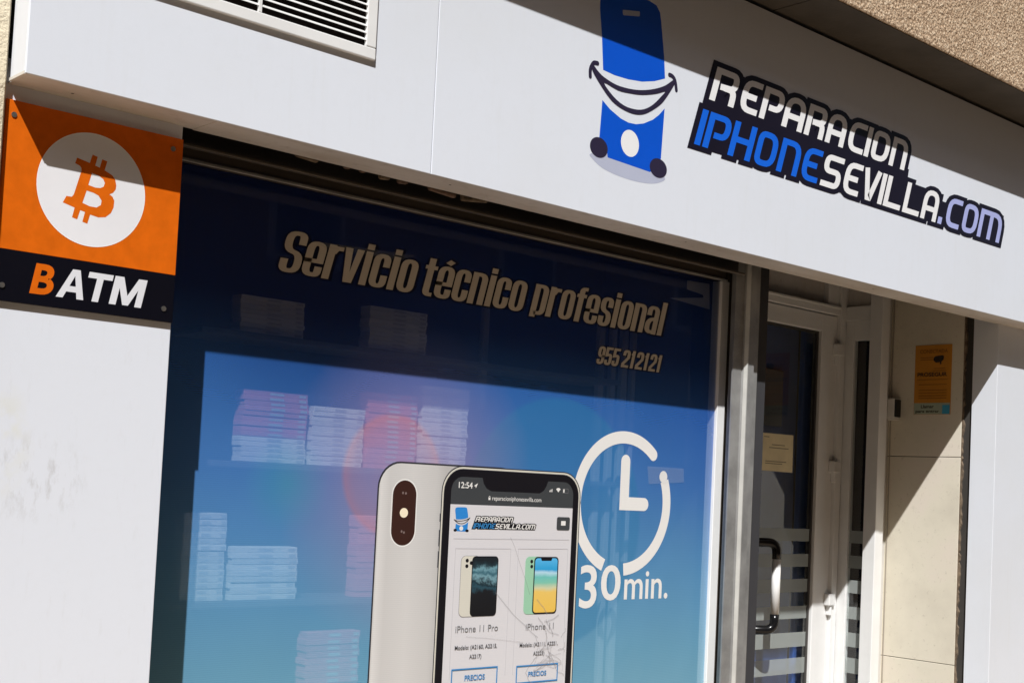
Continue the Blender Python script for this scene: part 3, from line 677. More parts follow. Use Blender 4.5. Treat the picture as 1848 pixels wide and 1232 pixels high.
def condensed(word, x0, x1, z0, xh, y, sh, extra=0.0, tf=.385, kz=2.1):
    """a word in narrow heavy letters between x0 and x1 on the baseline z0; one entry of (verts, faces) per stroke"""
    gap = .085; tot = sum(CON[c][0] for c in word) + gap * (len(word) - 1); un = (x1 - x0) / tot; t = tf * un; tz = t / kz; parts = []; x = x0
    for c in word:
        w, sts = CON[c]; w *= un
        if c == 'v':
            g = extra / 2; gz = g / kz
            pg = [(-g, 1, 0, gz), (.27 * w - g * .6, 0, 0, -gz), (.73 * w + g * .6, 0, 0, -gz), (w + g, 1, 0, gz), (.62 * w, 1, 0, gz), (.50 * w, .30, 0, 0), (.38 * w, 1, 0, gz)]
            lp = [(x + a_ + sh * (b_ * xh + e_), z0 + b_ * xh + e_) for a_, b_, _, e_ in pg]
            parts.append(flat([lp], y)); sts = []
        for k, st in enumerate(sts):
            P = [(x + t / 2 + u * (w - t), z0 + tz / 2 + v * (xh - tz), rd) for u, v, rd in st]; closed = c == 'o'
            if not closed:
                for idx, nb in ((0, 1), (-1, -2)):
                    p_, q_ = Vector(P[idx][:2]), Vector(P[nb][:2]); d = (p_ - q_).normalized(); on = st[idx][1] in (0, 1) or st[idx][1] > 1.17
                    q_ = p_ + d * ((tz / 2 if on and abs(d.y) > .7 else t / 2 if abs(d.x) > .7 and not .04 < st[idx][0] < .94 else 0) + (extra / 2 / (kz if abs(d.y) > .7 else 1))); P[idx] = (q_.x, q_.y, P[idx][2])
            pl_ = [(u, z0 + (v - z0) * kz) for u, v in rounded(P, w * .46, closed)]
            rv, rf = ribbon(pl_, t + extra, y - k * 1.5e-5, closed)
            rv = [(q[0], q[1], EYE + z0 + (q[2] - EYE - z0) / kz) for q in rv]
            parts.append(([(q[0] + sh * (q[2] - EYE - z0), q[1], q[2]) for q in rv], rf))
        x += w + gap * un
    return merge(parts)
WORDS = [('Servicio', 1.946, 2.420), ('técnico', 2.446, 2.872), ('profesional', 2.906, 3.556)]
NUMS = [('955', 3.226, 3.335), ('21', 3.350, 3.413), ('21', 3.421, 3.484), ('21', 3.492, 3.553)]
for wd, a, b in WORDS: link('lettering_shadow', *condensed(wd, a + .002, b + .002, .5665, .1015, ly(0), .26, .016), 'ink_navy_shadow', gf)
for wd, a, b in NUMS: link('phone_number_shadow', *condensed(wd, a + .001, b + .001, .4350, .0625, ly(0), .26, .009, .40, 1.6), 'ink_navy_shadow', gf)
ly()
for wd, a, b in WORDS: link('lettering', *condensed(wd, a, b, .5675, .1015, ly(0), .26), 'ink_white_shaded', gf)
for wd, a, b in NUMS: link('phone_number', *condensed(wd, a, b, .4355, .0625, ly(0), .26, 0, .40, 1.6), 'ink_white_shaded', gf)
# clock
CX, CZ, CR = 3.3928, -.0371, .2300
def arc(a0, a1, y, w, n=40):
    return capped([(CX + CR * math.cos(math.radians(a0 + (a1 - a0) * i / n)), CZ + CR * math.sin(math.radians(a0 + (a1 - a0) * i / n))) for i in range(n + 1)], w, y)
yc = ly()
ck = link('clock_ring', *merge([arc(50, 180, yc, .0425)]), 'ink_white', gf)
ck_r = link('clock_ring', *merge([ribbon([(CX + CR * math.cos(math.radians(t)), CZ + CR * math.sin(math.radians(t))) for t in range(180, 249, 4)], .0425, yc)]), 'ink_white', gf)
link('clock_ring', *merge([ribbon([(CX + CR * math.cos(math.radians(t)), CZ + CR * math.sin(math.radians(t))) for t in range(274, 386, 4)], .0425, yc), flat([ell(CX + CR * math.cos(math.radians(26)), CZ + CR * math.sin(math.radians(26)), .02125, .02125, 20)], yc - .00003)]), 'ink_white', gf)
link('clock_hands', *capped([(3.398, .110), (3.398, -.0375), (3.502, -.0380)], .046, ly()), 'ink_white', gf)
yt = ly()
link('duration_digit', *text_at('3', 3.196, 3.280, -.392, .142, yt, bold=.014, ref='3'), 'ink_white', gf)
link('duration_digit', *text_at('0', 3.300, 3.398, -.3685, .118, yt, bold=.016, ref='0'), 'ink_white', gf)
link('duration_unit', *text_at('min.', 3.418, 3.648, -.3690, .0680, yt, bold=.010, ref='x'), 'ink_white', gf)
# big phone: back, then front with its screen
PB = -1.24
L[0] = 0
ph = decal('phone_back', [rrect(2.331, 2.90, PB, .0615, .082)], ly(), 'ink_outline', gf)
decal('phone_back_face', [rrect(2.3365, 2.90, PB + .006, .056, .078)], ly(), 'ink_silver', ph)
decal('camera_ring', [rrect(2.3845, 2.4815, -.193, .010, .0484)], ly(), 'ink_white', ph)
decal('camera_bump', [rrect(2.3885, 2.4775, -.189, .006, .0444)], ly(), 'ink_maroon', ph)
ydot = ly()
decal('camera_flash', [ell(2.4332, -.0914, .0155, .0145, 24)], ydot, 'ink_flash', ph)
link('camera_marks', *merge([flat([ell(a, b, .0035, .004, 10)], ydot) for a, b in ((2.426, -.032), (2.437, -.033), (2.428, -.147), (2.437, -.150))]), 'ink_lens', ph)
fr = decal('phone_front', [rrect(2.5745, 3.181, PB + .01, .0595, .082)], ly(), 'ink_outline', gf)
decal('steel_band', [rrect(2.578, 3.1775, PB + .013, .056, .079), rrect(2.5835, 3.172, PB + .018, .0505, .074)], ly(), 'ink_ivory', fr)
decal('bezel', [rrect(2.586, 3.1695, PB + .020, .048, .072)], ly(), 'ink_black', fr)
decal('screen', [[(2.6125, -1.20), (3.1455, -1.20), (3.1455, -.0605), (2.6125, -.0605)]], ly(), 'ink_screen', fr)
decal('status_bar', [[(2.6125, -.0600), (3.1455, -.0600), (3.1455, -.02)] + ell(3.1005, -.0195, .045, .045, 8, 0, 0, 90)
      + [(3.026, .0255), (3.0195, .010), (3.008, -.006), (2.990, -.0155), (2.778, -.0155), (2.758, -.008), (2.744, .008), (2.7385, .0255)] + ell(2.6575, -.0195, .045, .045, 8, 0, 90, 180)], ly(), 'ink_status', fr)
yt = ly()
link('side_buttons', *merge([flat([[(2.5715, a), (2.5738, a), (2.5738, b), (2.5715, b)]], yt) for a, b in ((-.115, -.09), (-.19, -.14), (-.255, -.205))]), 'ink_outline', fr)
link('status_time', *text_at('12:54', 2.642, 2.6985, -.009, .0185, yt, bold=.015, ref='1'), 'ink_white', fr)
link('web_address', *text_at('reparacioniphonesevilla.com', 2.783, 2.9985, -.0435, .0135, yt), 'ink_white', fr)
link('lock_icon', *merge([flat([[(2.7672, -.043), (2.7752, -.043), (2.7752, -.0355), (2.7672, -.0355)]], yt), ribbon(ell(2.7712, -.0355, .003, .0045, 10, 0, 0, 180), .0014, yt - .00003)]), 'ink_white', fr)
link('arrow_icon', *flat([[(2.704, -.001), (2.720, .008), (2.7125, -.008), (2.7105, -.002)]], yt), 'ink_white', fr)
for a_, h_ in ((3.034, -.004), (3.039, -.001), (3.044, .001)): link('signal_bar', *flat([[(a_, -.009), (a_ + .003, -.009), (a_ + .003, h_), (a_, h_)]], yt), 'ink_white', fr)
link('wireless_icon', *flat([[(3.0745, -.009)] + ell(3.0745, -.009, .0145, .0145, 10, 0, 45, 135)], yt), 'ink_white', fr)
link('battery_level', *flat([[(3.0975, -.009), (3.1035, -.009), (3.1035, .002), (3.0975, .002)]], yt), 'ink_white', fr)
link('battery_outline', *ribbon([(3.096, -.0105), (3.1205, -.0105), (3.1205, .0035), (3.096, .0035)], .0012, yt - .00003, True), 'ink_crack', fr)
# small emblem and shop name on the screen
sx = lambda x: 2.6269 + (x - 2.795) * (.0700 / .400); sz = lambda z: -.1500 + (z - .977) * (.0815 / .586)
mp = lambda l: [(sx(a), sz(b)) for a, b in l]
yt = ly()
link('screen_emblem_blue', *merge([flat([mp(E_up + E_upb)], yt), flat([mp(E_lo)], yt)]), 'ink_logo_blue', fr)
yt = ly(); link('screen_emblem_smile', *merge([flat([mp(E_out), mp(E_in)], yt), flat([mp(ell(2.8477, 1.0482, .0392, .0312, 14))], yt), flat([mp(ell(3.1222, 1.0392, .0414, .0308, 14))], yt)]), 'ink_black', fr)
yt = ly(); link('screen_emblem_button', *flat([mp(ell(2.9857, 1.0903, .045, .05, 16))], yt), 'ink_white', fr)
fx = .2745 / (5.38 - 3.27); fz = .0425 / (1.458 - 1.134)
def small(y, extra, rows):
    P = []; kk = 0
    for row, (za, zb_), sel in rows:
        for (ch, a, b), u in zip(row, sel):
            if not u: continue
            for V, F in glyph(ch, a, b, za, zb_, TK * 1.05, y - kk * 4e-6, SH * 1.3, extra):
                P.append(([(2.704 + (q[0] - 3.27) * fx, q[1], EYE - .1362 + (q[2] - EYE - 1.134) * fz) for q in V], F))
            if extra: 
                V, F = flat([[(a + SH * 1.3 * (v - za), v) if k in (0, 3) else (b + .02 + SH * 1.3 * (v - za), v) for k, v in enumerate((za, za, zb_, zb_))]], y - kk * 4e-6)
                P.append(([(2.704 + (q[0] - 3.27) * fx, q[1], EYE - .1362 + (q[2] - EYE - 1.134) * fz) for q in V], F))
            kk += 1
    return merge(P)
ones = [1] * 17
link('screen_name_backing', *small(ly(), .058, ((ROW1, r1, ones), (ROW2, r2, ones))), 'ink_black', fr); L[0] += .0002
link('screen_name_white', *small(ly(), 0, ((ROW1, r1, ones), (ROW2, r2, [0] * 6 + [1] * 11))), 'ink_white', fr)
link('screen_name_blue', *small(ly(0), 0, ((ROW2, r2, [1] * 6 + [0] * 11),)), 'ink_blue', fr)
yt = ly()
mb = decal('menu_button', [rrect(3.0735, 3.1345, -.1345, -.0905, .007, 4)], yt, 'ink_status', fr)
link('menu_icon', *flat([[(3.0935, -.1185), (3.1145, -.1185), (3.1145, -.1035), (3.0935, -.1035)]], ly()), 'ink_white', fr)
link('screen_rules', *merge([flat([[(a, b), (c, b), (c, b + .0016), (a, b + .0016)]], yt) for a, b, c in ((2.63, -.1665, 3.135), (2.64, -.197, 2.872), (2.905, -.197, 3.13))]
     + [flat([[(a, -.60), (a + .0016, -.60), (a + .0016, -.1975), (a, -.1975)]], yt) for a in (2.64, 2.872, 2.905, 3.13)]), 'ink_rule', fr)
# two handsets for sale
yt = ly()
p1 = decal('handset_back', [rrect(2.665, 2.745, -.4095, -.2185, .018, 5)], yt, 'ink_crack', fr); yt = ly()
decal('handset_back_face', [rrect(2.6668, 2.743, -.4078, -.2202, .017, 5)], yt, 'ink_ivory', fr)
decal('handset_back_face', [rrect(2.9395, 3.015, -.4085, -.2215, .018, 5)], yt, 'ink_green', fr); yt = ly()
for a, b in ((2.6905, -.2341), (2.7078, -.2416), (2.6901, -.2513), (2.9672, -.2376), (2.9682, -.2538)): link('handset_lens', *flat([ell(a, b, .0065, .0062, 12)], yt), 'ink_black', fr)
decal('handset_front', [rrect(2.711, 2.8215, -.4085, -.2205, .014, 5)], ly(), 'ink_black', fr)
decal('handset_wallpaper', [rrect(2.7145, 2.818, -.405, -.224, .011, 5)], ly(), 'ink_wave', fr)
decal('handset_front', [rrect(2.9785, 3.0895, -.4085, -.2225, .014, 5)], ly(0), 'ink_black', fr)
decal('handset_wallpaper', [rrect(2.983, 3.085, -.404, -.227, .011, 5)], ly(), 'ink_beach', fr)
decal('handset_notch', [[(3.008, -.2265), (3.060, -.2265), (3.056, -.2355), (3.012, -.2355)]], ly(), 'ink_black', fr)
yt = ly()
for wd, a, b, z_ in (('iPhone 11 Pro', 2.656, 2.8325, -.4560), ('iPhone 11', 2.954, 3.080, -.4590)):
    link('product_name', *text_at(wd, a, b, z_, .0200, yt), 'ink_grey_text', fr)
for wd, a, b, z_ in (('Modelo: (A2160, A2215,', 2.657, 2.8326, -.5095), ('A2217)', 2.718, 2.768, -.5390), ('Modelo: (A2111, A2221,', 2.9305, 3.1026, -.5130), ('A2223)', 2.9925, 3.043, -.5425)):
    link('model_number', *text_at(wd, a, b, z_, .0125, yt, bold=.012), 'ink_dark_text', fr)
link('price_button', *ribbon([(2.650, -.645), (2.650, -.5705), (2.8375, -.5705), (2.8375, -.645)], .0045, yt, True), 'ink_blue', fr)
link('price_button', *ribbon([(2.9225, -.6285), (2.9225, -.5745), (3.1065, -.5745), (3.1065, -.6285)], .0045, yt, True), 'ink_blue', fr)
link('price_button_text', *text_at('PRECIOS', 2.703, 2.7865, -.6065, .0165, yt, bold=.02), 'ink_blue', fr)
link('price_button_text', *text_at('PRECIOS', 2.9746, 3.056, -.6095, .0150, yt, bold=.02), 'ink_blue', fr)
# crease marks of the cracked, crumpled film over the lower right of the screen
yt = ly(); R = random.Random(3); cr = []
cr.append(ribbon([(2.868, -.160), (2.888, -.19), (2.915, -.245), (2.945, -.30), (2.965, -.345)], .0022, yt))
cr.append(ribbon([(2.815, -.335), (2.86, -.375), (2.90, -.41), (2.945, -.44), (2.985, -.47), (3.01, -.485)], .0042, yt))
cr.append(ribbon([(2.70, -.470), (2.79, -.478), (2.86, -.487), (2.945, -.498)], .0022, yt))
for i in range(30):
    a = R.uniform(2.96, 3.12); b = R.uniform(-.62, -.36) if i < 12 else R.uniform(-.60, -.52)
    an = R.uniform(-.9, .9) + (-1.0 if b > -.48 else .25); P = [(a, b)]
    for k in range(5):
        an += R.uniform(-.5, .5); P.append((P[-1][0] + .014 * math.cos(an), P[-1][1] + .014 * math.sin(an)))
    P = [(min(q[0], 3.135), q[1]) for q in P]
    cr.append(ribbon(P, R.uniform(.0015, .0055), yt - i * 4e-6))
link('crease_marks', *merge(cr), 'ink_crease', gf)

def strip(name, pts, y, mat, label, cat, group=None):
    return tag(link(name, *flat([pts], y), mat, None), label, cat, group)
strip('adhesive_tape', [(2.0675, .6629), (2.1067, .6708), (2.2471, .6760), (2.4304, .6831), (2.3665, .6608), (2.0963, .6554)], YW - .0035, 'clear_tape', 'clear crumpled tape strip across the letters of Servicio', 'tape')
strip('adhesive_tape', [(3.5084, .098), (3.7053, .0982), (3.7103, .0482), (3.5193, .0352)], YW - .0035, 'clear_tape', 'clear tape strip at the open end of the clock ring', 'tape')

# boxes stacked on shelves behind the film
YB = 3.19
def shelf(z, x0, x1, label):
    tag(box('shelf', (x0, x1), (YB - .01, YB + .17), (z - .018, z - .0005), 'shelf_grey', None, .002), label, 'shelf')
shelf(.036, 1.80, 3.4, 'dark shelf carrying four box stacks behind the blue film'); shelf(-.3465, 1.70, 2.55, 'dark shelf carrying two low box stacks behind the blue film')
shelf(.394, 1.75, 3.4, 'dark upper shelf behind the shaded part of the blue film'); shelf(-.78, 1.75, 2.5, 'lowest dark shelf behind the blue film')
BM = {}
def box_mesh(key, w, h, mat):
    if key in BM: return BM[key]
    bm = bmesh.new(); bmesh.ops.create_cube(bm, size=1)
    for v in bm.verts: v.co = (v.co.x * w, v.co.y * .05, v.co.z * h)
    bmesh.ops.bevel(bm, geom=bm.edges[:], offset=.0011, segments=1, affect='EDGES', profile=.5)
    me = bpy.data.meshes.new('carton'); bm.to_mesh(me); bm.free(); me.materials.append(MATS[mat]); BM[key] = me
    l = bpy.data.meshes.new('carton_label'); l.from_pydata([(w * .36, -.0255, -h * .28), (w * .47, -.0255, -h * .28), (w * .47, -.0255, h * .25), (w * .36, -.0255, h * .25), (w * -.1, -.0255, -h * .28), (w * .12, -.0255, -h * .28), (w * .12, -.0255, h * .2), (w * -.1, -.0255, h * .2)], [], [(0, 1, 2, 3), (4, 5, 6, 7)])
    l.materials.append(MATS['box_label_grey']); BM[key] = (me, l); return BM[key]
ORD = ['first', 'second', 'third', 'fourth', 'fifth', 'sixth', 'seventh', 'eighth', 'ninth', 'tenth', 'eleventh']
def stack(x0, x1, z0, z1, n, mats, where):
    h = (z1 - z0) / n; w = x1 - x0
    for i in range(n):
        m = mats(i / n); me, lm = box_mesh((round(w, 3), round(h, 4), m), w - .006, h * .96, m)
        o = bpy.data.objects.new('carton', me); COL.objects.link(o)
        o.location = ((x0 + x1) / 2 + random.uniform(-.003, .003), YB + .027 + random.uniform(0, .004), EYE + z0 + h * (i + .5))
        c = {'box_white': 'white', 'box_pink': 'pink', 'box_red': 'red'}[m]
        wh = 'bottom' if i == 0 else 'top' if i == n - 1 else ORD[i] + ' from bottom' if i < n / 2 else ORD[n - 1 - i] + ' from top'
        tag(o, '%s %s carton, %s' % (c, wh, where), 'carton', 'cartons in ' + where)
        l = bpy.data.objects.new('printed_label', lm); COL.objects.link(l); l.parent = o
Wt = lambda f: 'box_white'
stack(1.896, 2.112, .036, .236, 14, lambda f: 'box_white' if f < .32 else 'box_pink', 'leftmost stack of the middle shelf')
stack(2.124, 2.312, .036, .207, 12, Wt, 'second stack of the middle shelf')
stack(2.320, 2.512, .036, .264, 15, lambda f: 'box_red' if f > .25 else 'box_pink', 'third stack of the middle shelf')
stack(2.526, 2.716, .036, .302, 19, Wt, 'tall stack above the phone picture')
stack(1.735, 1.872, -.3465, -.108, 14, Wt, 'tall stack at the lit film\'s left edge')
stack(1.886, 2.106, -.3465, -.199, 9, Wt, 'low stack on the lower shelf')
stack(2.306, 2.46, -.3465, -.105, 14, lambda f: 'box_pink', 'stack half hidden by the phone picture')
stack(2.146, 2.338, -.78, -.443, 18, lambda f: 'box_pink', 'lowest stack beside the phone picture')
stack(1.870, 2.084, .394, .497, 8, Wt, 'left stack behind the shaded film')
stack(2.308, 2.532, .394, .522, 10, Wt, 'right stack behind the shaded film')

# ------------------------------------------------------------------ roller shutter guide and housing
sg2 = thing('shutter_guide', 'grey aluminium roller shutter guide post between window and door', 'post', (3.92, 3.04, G))
extrude_profile('channel', [(3.846, 3.040), (3.897, 3.040), (3.897, 3.052), (3.846, 3.046)], (G, .93), 'aluminium', sg2)
extrude_profile('rib', [(3.8975, 3.046), (3.913, 3.026), (3.952, 3.026), (3.956, 3.032), (3.956, 3.10), (3.8975, 3.10)], (G, .93), 'aluminium', sg2)
extrude_profile('rib_edge', [(3.9045, 3.0355), (3.912, 3.0255), (3.9150, 3.0255), (3.9150, 3.0235), (3.9110, 3.0235), (3.9025, 3.0345)], (G, .93), 'aluminium_sunlit', sg2)
extrude_profile('channel', [(3.9565, 3.041), (3.993, 3.041), (3.993, 3.12), (3.9565, 3.12)], (G, .93), 'aluminium', sg2)
extrude_profile('brush_strip', [(3.9935, 3.052), (4.018, 3.058), (4.018, 3.12), (3.9935, 3.12)], (G, .93), 'dark_gasket', sg2)
sh = thing('shutter_housing', 'dark roller shutter slot with rusty rails above the window', 'shutter', (2.7, 3.0, .83))
box('rail', (1.5105, 3.845), (3.000, 3.020), (.8165, .8245), 'bronze_profile', sh, .0015)
box('slat', (1.5105, 3.845), (3.030, 3.045), (.8280, .93), 'dark_gasket', sh, .002)
box('slot_back', (1.5105, 4.018), (3.152, 3.16), (.8125, 1.60), 'black_void', sh)
box('slot_top', (1.083, 7.5), (2.95, 3.1), (1.02, 1.04), 'dark_gasket', sh)
R = random.Random(5); ORD9 = ['first', 'second', 'third', 'fourth', 'fifth', 'sixth', 'seventh', 'eighth', 'ninth']
a = 1.88
for i in range(7):
    w_ = R.choice((.02, .035, .07, .10)); z_ = .838 + R.uniform(0, .010)
    o = box('brick_fragment', (a, a + w_), (2.962, 2.98), (z_, z_ + .05), 'rubble_brick' if i % 3 else 'mortar_brown', None, .006, 2)
    o.rotation_euler = (0, R.uniform(-.12, .12), 0); a += w_ + R.uniform(.01, .09)
    tag(o, '%s broken brick piece from the left in the slot above the window' % ORD9[i], 'brick', 'brick rubble in the shutter slot')

# ------------------------------------------------------------------ right pilaster and the side wall of the entrance
pr = thing('pilaster', 'smooth white panel pier at the right edge beside the entrance', 'pilaster', (6.2, YP, G))
box('panel', (XR + .0015, 7.2), (YP, YP + .006), (G, ZF + .3), 'pilaster_white', pr, .0012)
box('reveal_panel', (XR, XR + .005), (YP + .0002, 3.040), (G, ZF + .3), 'pilaster_white', pr, .001)
box('core', (XR + .02, 7.2), (YP + .0065, 3.9), (G, 1.6), 'black_void', pr)
sdw = thing('entrance_side_wall', 'cream stone slabs lining the right side of the entrance', 'wall', (XR, 3.25, G))
for a, b in ((G, -.7125), (-.7095, .2345), (.2375, 1.3)):
    box('slab', (XR + .001, XR + .018), (3.088, 3.470), (a, b), 'cream_stone', sdw, .0012)
R = random.Random(9); pts = []
zz = G
while zz < 1.2:
    pts.append((3.0855 - R.uniform(.0, .011), zz)); zz += R.uniform(.008, .03)
V = []; F = []
for i, (y_, z_) in enumerate(pts):
    V += [(XR + .0035, y_, EYE + z_), (XR + .0035, 3.0875, EYE + z_), (XR + .016, y_, EYE + z_)]
    if i: k = 3 * i; F += [(k - 3, k - 2, k + 1, k), (k - 1, k - 3, k, k + 2)]
link('ragged_edge', V, F, 'mortar_brown', sdw)
box('edge_strip', (XR + .0155, XR + .019), (3.041, 3.0865), (G, 1.3), 'dark_gasket', sdw)

ns = thing('security_notice', 'yellow security notice with camera symbol on the cream side wall', 'notice', (XR, 3.24, .433))
XN = XR - .0005
def sflat(rects, x, name, mat, parent):
    V, F = [], []
    for y0, y1, z0, z1 in rects:
        k = len(V); V += [(x, y0, EYE + z0), (x, y1, EYE + z0), (x, y1, EYE + z1), (x, y0, EYE + z1)]; F.append((k, k + 1, k + 2, k + 3))
    return link(name, V, F, mat, parent)
nb = box('sheet', (XN - .0015, XR + .0005), (3.145, 3.333), (.4335, .760), 'yellow_notice', ns)
XN -= .0022
sflat([(3.1465, 3.3315, .4345, .4875)], XN, 'footer', 'notice_grey', ns); sflat([(3.1475, 3.185, .4355, .4775)], XN - .0006, 'footer_square', 'notice_blue', ns)
XN -= .0006
link('heading', *text_at('CONECTADA', 3.308, 3.165, .7215, .017, XN, bold=.02, side=True), 'notice_brown_ink', ns)
link('company_name', *text_at('PROSEGUR', 3.318, 3.166, .6125, .018, XN, bold=.025, side=True), 'notice_ink', ns)
link('footer_text', *merge([text_at('Llamar', 3.295, 3.228, .4640, .0145, XN, bold=.02, side=True), text_at('para entrar', 3.322, 3.200, .4430, .0125, XN, bold=.02, side=True)]), 'notice_ink', ns)
sflat([(3.165, 3.310, z_, z_ + .003) for z_ in (.572, .546, .533, .520, .508)] + [(3.16, 3.318, .5955, .598), (3.24, 3.305, .699, .7025), (3.24, 3.305, .689, .6925), (3.175, 3.235, .648, .6505), (3.17, 3.24, .637, .6395)], XN, 'fine_print', 'notice_brown_ink', ns)
ci = [(3.238, .688), (3.236, .700), (3.225, .707), (3.190, .710), (3.184, .704), (3.186, .690), (3.196, .680), (3.197, .668), (3.203, .667), (3.204, .678), (3.225, .676)]
v, f = flat([ci], 0); link('camera_symbol', [(XN, q[0], q[2]) for q in v], [tuple(reversed(q)) for q in f], 'notice_ink', ns)

se = thing('door_sensor', 'small white box with a black lens on the cream side wall', 'sensor', (5.56, 3.43, .41))
box('housing', (5.531, XR + .0005), (3.404, 3.462), (.414, .509), 'sensor_white', se, .005, 2)
box('lens', (5.536, 5.586), (3.398, 3.4045), (.420, .504), 'black_plastic', se, .004, 2)
box('bracket', (5.535, 5.588), (3.405, 3.46), (.4065, .4135), 'sensor_white', se, .001)
cb = link('cable', *tube([(XR - .004, 3.452, .510), (XR - .004, 3.4535, .7), (XR - .004, 3.452, .95), (XR - .004, 3.452, 1.1)], .0035, 8), 'cable_grey')
tag(cb, 'thin cable running up the wall from the sensor box', 'cable')
tag(link('cable', *tube([(XR - .004, 3.453, .405), (XR - .004, 3.452, .1), (XR - .004, 3.452, -.7), (XR - .004, 3.452, G)], .0025, 8), 'cable_grey'), 'thin cable running down the wall below the sensor box', 'cable')

# ------------------------------------------------------------------ door, its frame and the side light
ef = thing('door_frame', 'white door frame with transom and corner post around the entrance', 'door frame', (5.2, YD, G))
box('transom', (4.02, 5.436), (3.655, 3.72), (.9055, .935), 'upvc_white', ef, .003, 2)
box('transom_bead', (4.02, 5.436), (3.648, 3.7195), (.9355, .948), 'upvc_white', ef, .002)
box('transom_panel', (4.02, 5.345), (3.69, 3.70), (.9485, 1.5), 'soffit_white', ef)
box('mullion', (5.3455, 5.436), (3.662, 3.72), (.9485, 1.5), 'upvc_white', ef, .003, 2)
box('jamb', (5.4365, 5.480), (3.650, 3.72), (G, 1.5), 'upvc_white', ef, .003, 2)
box('jamb_bead', (5.4805, 5.522), (3.657, 3.72), (G, 1.5), 'upvc_white', ef, .003, 2)
box('corner_post', (5.450, 5.4845), (3.4305, 3.497), (G, 1.5), 'upvc_white', ef, .003, 2)
box('corner_post', (5.485, 5.523), (3.434, 3.497), (G, 1.5), 'upvc_white', ef, .003, 2)
box('cover_strip', (5.5235, XR + .0005), (3.466, 3.50), (G, 1.5), 'sensor_white', ef, .001)
sl = thing('side_light', 'narrow glazed side panel between the door jamb and the corner post', 'side light', (5.5, 3.58, G))
box('stile', (5.488, 5.523), (3.605, 3.656), (G, .884), 'upvc_white', sl, .003, 2)
box('rail', (5.488, 5.523), (3.4975, 3.6045), (.787, .884), 'upvc_white', sl, .003, 2)
box('rail', (5.488, 5.523), (3.4975, 3.6045), (G, G + .12), 'upvc_white', sl, .003, 2)
box('transom', (5.480, 5.523), (3.4975, 3.656), (.8845, .953), 'upvc_white', sl, .003, 2)
box('glass_pane', (5.503, 5.508), (3.4975, 3.6045), (G + .12, .787), 'clear_glass', sl)
box('upper_panel', (5.503, 5.508), (3.4975, 3.656), (.9535, 1.5), 'soffit_white', sl)
dr = thing('entrance_door', 'white framed glass door with striped frosted film and pull handle', 'door', (5.0, YD, G))
box('stile', (5.309, 5.4355), (YD - .012, YD + .04), (G + .02, .9), 'upvc_white', dr, .004, 2)
box('stile', (4.58, 4.705), (YD - .012, YD + .04), (G + .02, .9), 'upvc_white', dr, .004, 2)
box('rail', (4.7055, 5.3085), (YD - .012, YD + .04), (.8165, .9), 'upvc_white', dr, .004, 2)
box('rail', (4.7055, 5.3085), (YD - .012, YD + .04), (G + .02, G + .16), 'upvc_white', dr, .004, 2)
box('glazing_bead', (5.296, 5.3085), (YD + .005, YD + .03), (G + .16, .816), 'dark_gasket', dr)
box('glazing_bead', (4.7055, 5.2955), (YD + .005, YD + .03), (.806, .816), 'dark_gasket', dr)
box('glass_pane', (4.7055, 5.2955), (YD + .012, YD + .018), (G + .16, .8055), 'clear_glass', dr)
BANDS = [(-.188, -.129), (-.308, -.248), (-.427, -.365), (-.550, -.491), (-.682, -.614), (-.806, -.733), (-.93, -.865), (-1.06, -.99), (-1.18, -1.12), (-1.3, -1.24)]
for a, b in BANDS:
    link('frosted_stripe', *flat([[(4.7055, a), (5.2955, a), (5.2955, b), (4.7055, b)]], YD + .0105), 'frosted_film', dr)
    V = [(5.502, 3.4975, EYE + a), (5.502, 3.6045, EYE + a), (5.502, 3.6045, EYE + b), (5.502, 3.4975, EYE + b)]
    link('frosted_stripe', V, [(0, 3, 2, 1)], 'frosted_film', sl)
for z_ in (.7375, .173, -.4625):
    hg = box('hinge', (5.400, 5.4485), (YD - .045, YD - .0125), (z_ - .028, z_ + .028), 'upvc_white', dr, .004, 2)
    box('hinge_pin', (5.419, 5.431), (YD - .040, YD - .0126), (z_ - .075, z_ - .0285), 'upvc_white', hg, .003)
HP = [(4.70, 3.665, -.19), (4.80, 3.60, -.19)]
def arc3(a, b, c, n=7):
    A, B, C_ = Vector(a), Vector(b), Vector(c); return [tuple(A * (1 - t) ** 2 + B * 2 * t * (1 - t) + C_ * t * t) for t in [i / n for i in range(n + 1)]]
hd = thing('h', '', '', (0, 0, 0)); bpy.data.objects.remove(hd)
bx, by = 4.868, 3.560
dx, dy = (bx - 4.70), (by - 3.668); ln = math.hypot(dx, dy); ux, uy = dx / ln, dy / ln
top, bot = -.190, -.578
hn = link('handle', *tube([(4.70, 3.668, top), (bx - ux * .05, by - uy * .05, top)] + arc3((bx - ux * .045, by - uy * .045, top), (bx, by, top), (bx, by, top - .045)) + [(bx, by, -.262)], .0205, 14), 'black_plastic', dr, True)
link('grip', *tube([(bx, by, -.2615), (bx, by, -.5075)], .0198, 14), 'grip_white', hn, True)
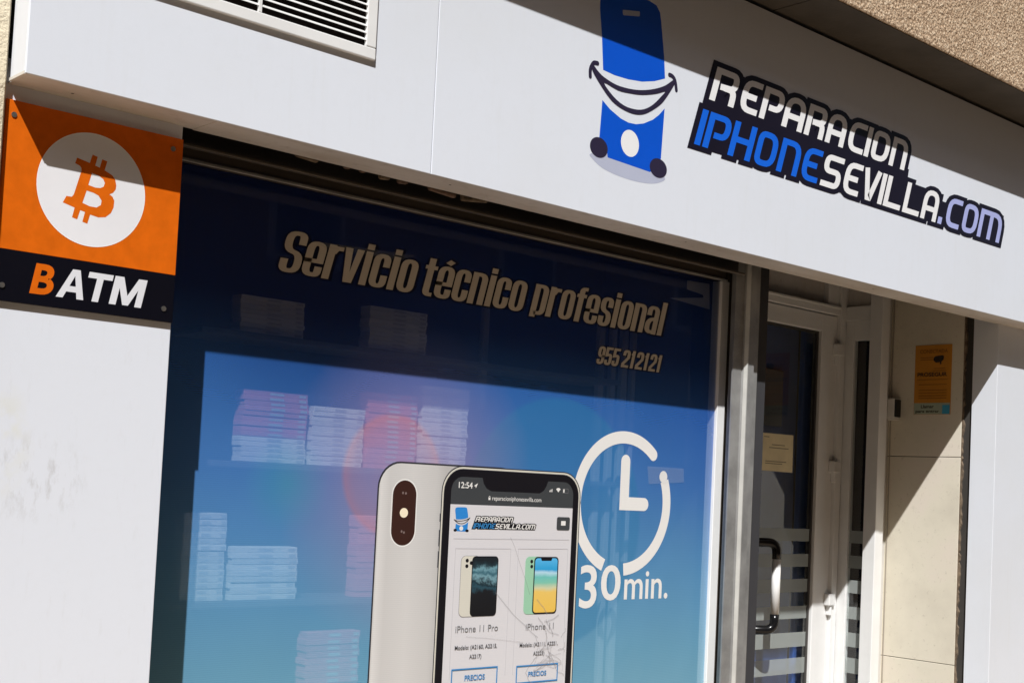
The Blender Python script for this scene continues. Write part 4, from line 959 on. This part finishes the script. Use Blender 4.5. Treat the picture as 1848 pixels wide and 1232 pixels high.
link('handle_end', *tube([(bx, by, -.507)] + arc3((bx, by, bot + .045), (bx, by, bot), (bx - ux * .045, by - uy * .045, bot)) + [(4.70, 3.668, bot)], .0205, 14), 'black_plastic', hn, True)

pn = thing('paper_notice', 'paper notice with a yellowish shade tint, taped inside the door glass', 'notice', (5.02, YD, .13))
link('sheet', *flat([[(4.908, .133), (5.142, .131), (5.140, .3065), (4.905, .305)]], YD + .010), 'paper_shade_tint', pn)
R = random.Random(2)
link('typing', *merge([flat([[(a, z_), (b, z_), (b, z_ + .004), (a, z_ + .004)]], YD + .0094) for a, b, z_ in ((4.915, 4.955, .2865), (4.975, 5.075, .2520), (4.955, 5.105, .2380), (4.93, 5.09, .175), (4.93, 5.06, .165))]), 'paper_ink', pn)

# what stands in the dark room behind the glass
tag(box('display_panel', (4.90, 5.34), (3.82, 3.85), (G + .03, 1.3), 'interior_navy', None, .005), 'dark navy display panel seen through the door glass', 'panel')
tag(box('display_panel', (5.36, 5.45), (3.80, 3.83), (G + .03, 1.3), 'interior_navy_light', None, .005), 'narrow brighter blue panel at the right side of the door glass', 'panel')
tag(box('display_panel', (5.05, 5.20), (3.80, 3.812), (.35, .62), 'shelf_grey', None, .004), 'small grey card on the navy panel behind the door', 'card')
for i, (a, b, z0, z1) in enumerate(((3.345, 3.375, -.25, .62), (3.41, 3.435, -.9, .66), (3.465, 3.495, -.9, .66), (3.52, 3.54, -.25, .64), (2.80, 2.825, .25, .62))):
    tag(box('shelf_upright', (a, b), (3.24, 3.26), (z0, z1), 'shelf_upright_grey', None, .002), ('%s shelf upright from the left behind the blue film' % ('second', 'third', 'fourth', 'fifth', 'first')[i]), 'upright', 'shelf uprights behind the film')
tag(link('paper_scrap', *flat([[(3.700, .790), (3.829, .794), (3.835, .699), (3.610, .712), (3.795, .738), (3.795, .748), (3.700, .757)]], YW + .012), 'paper_white'), 'folded white paper scrap behind the top right of the film', 'paper')
tag(box('return_wall', (4.019, 4.07), (3.06, 3.72), (G, 1.6), 'interior_dark'), 'dark return wall between the window and the door', 'wall')
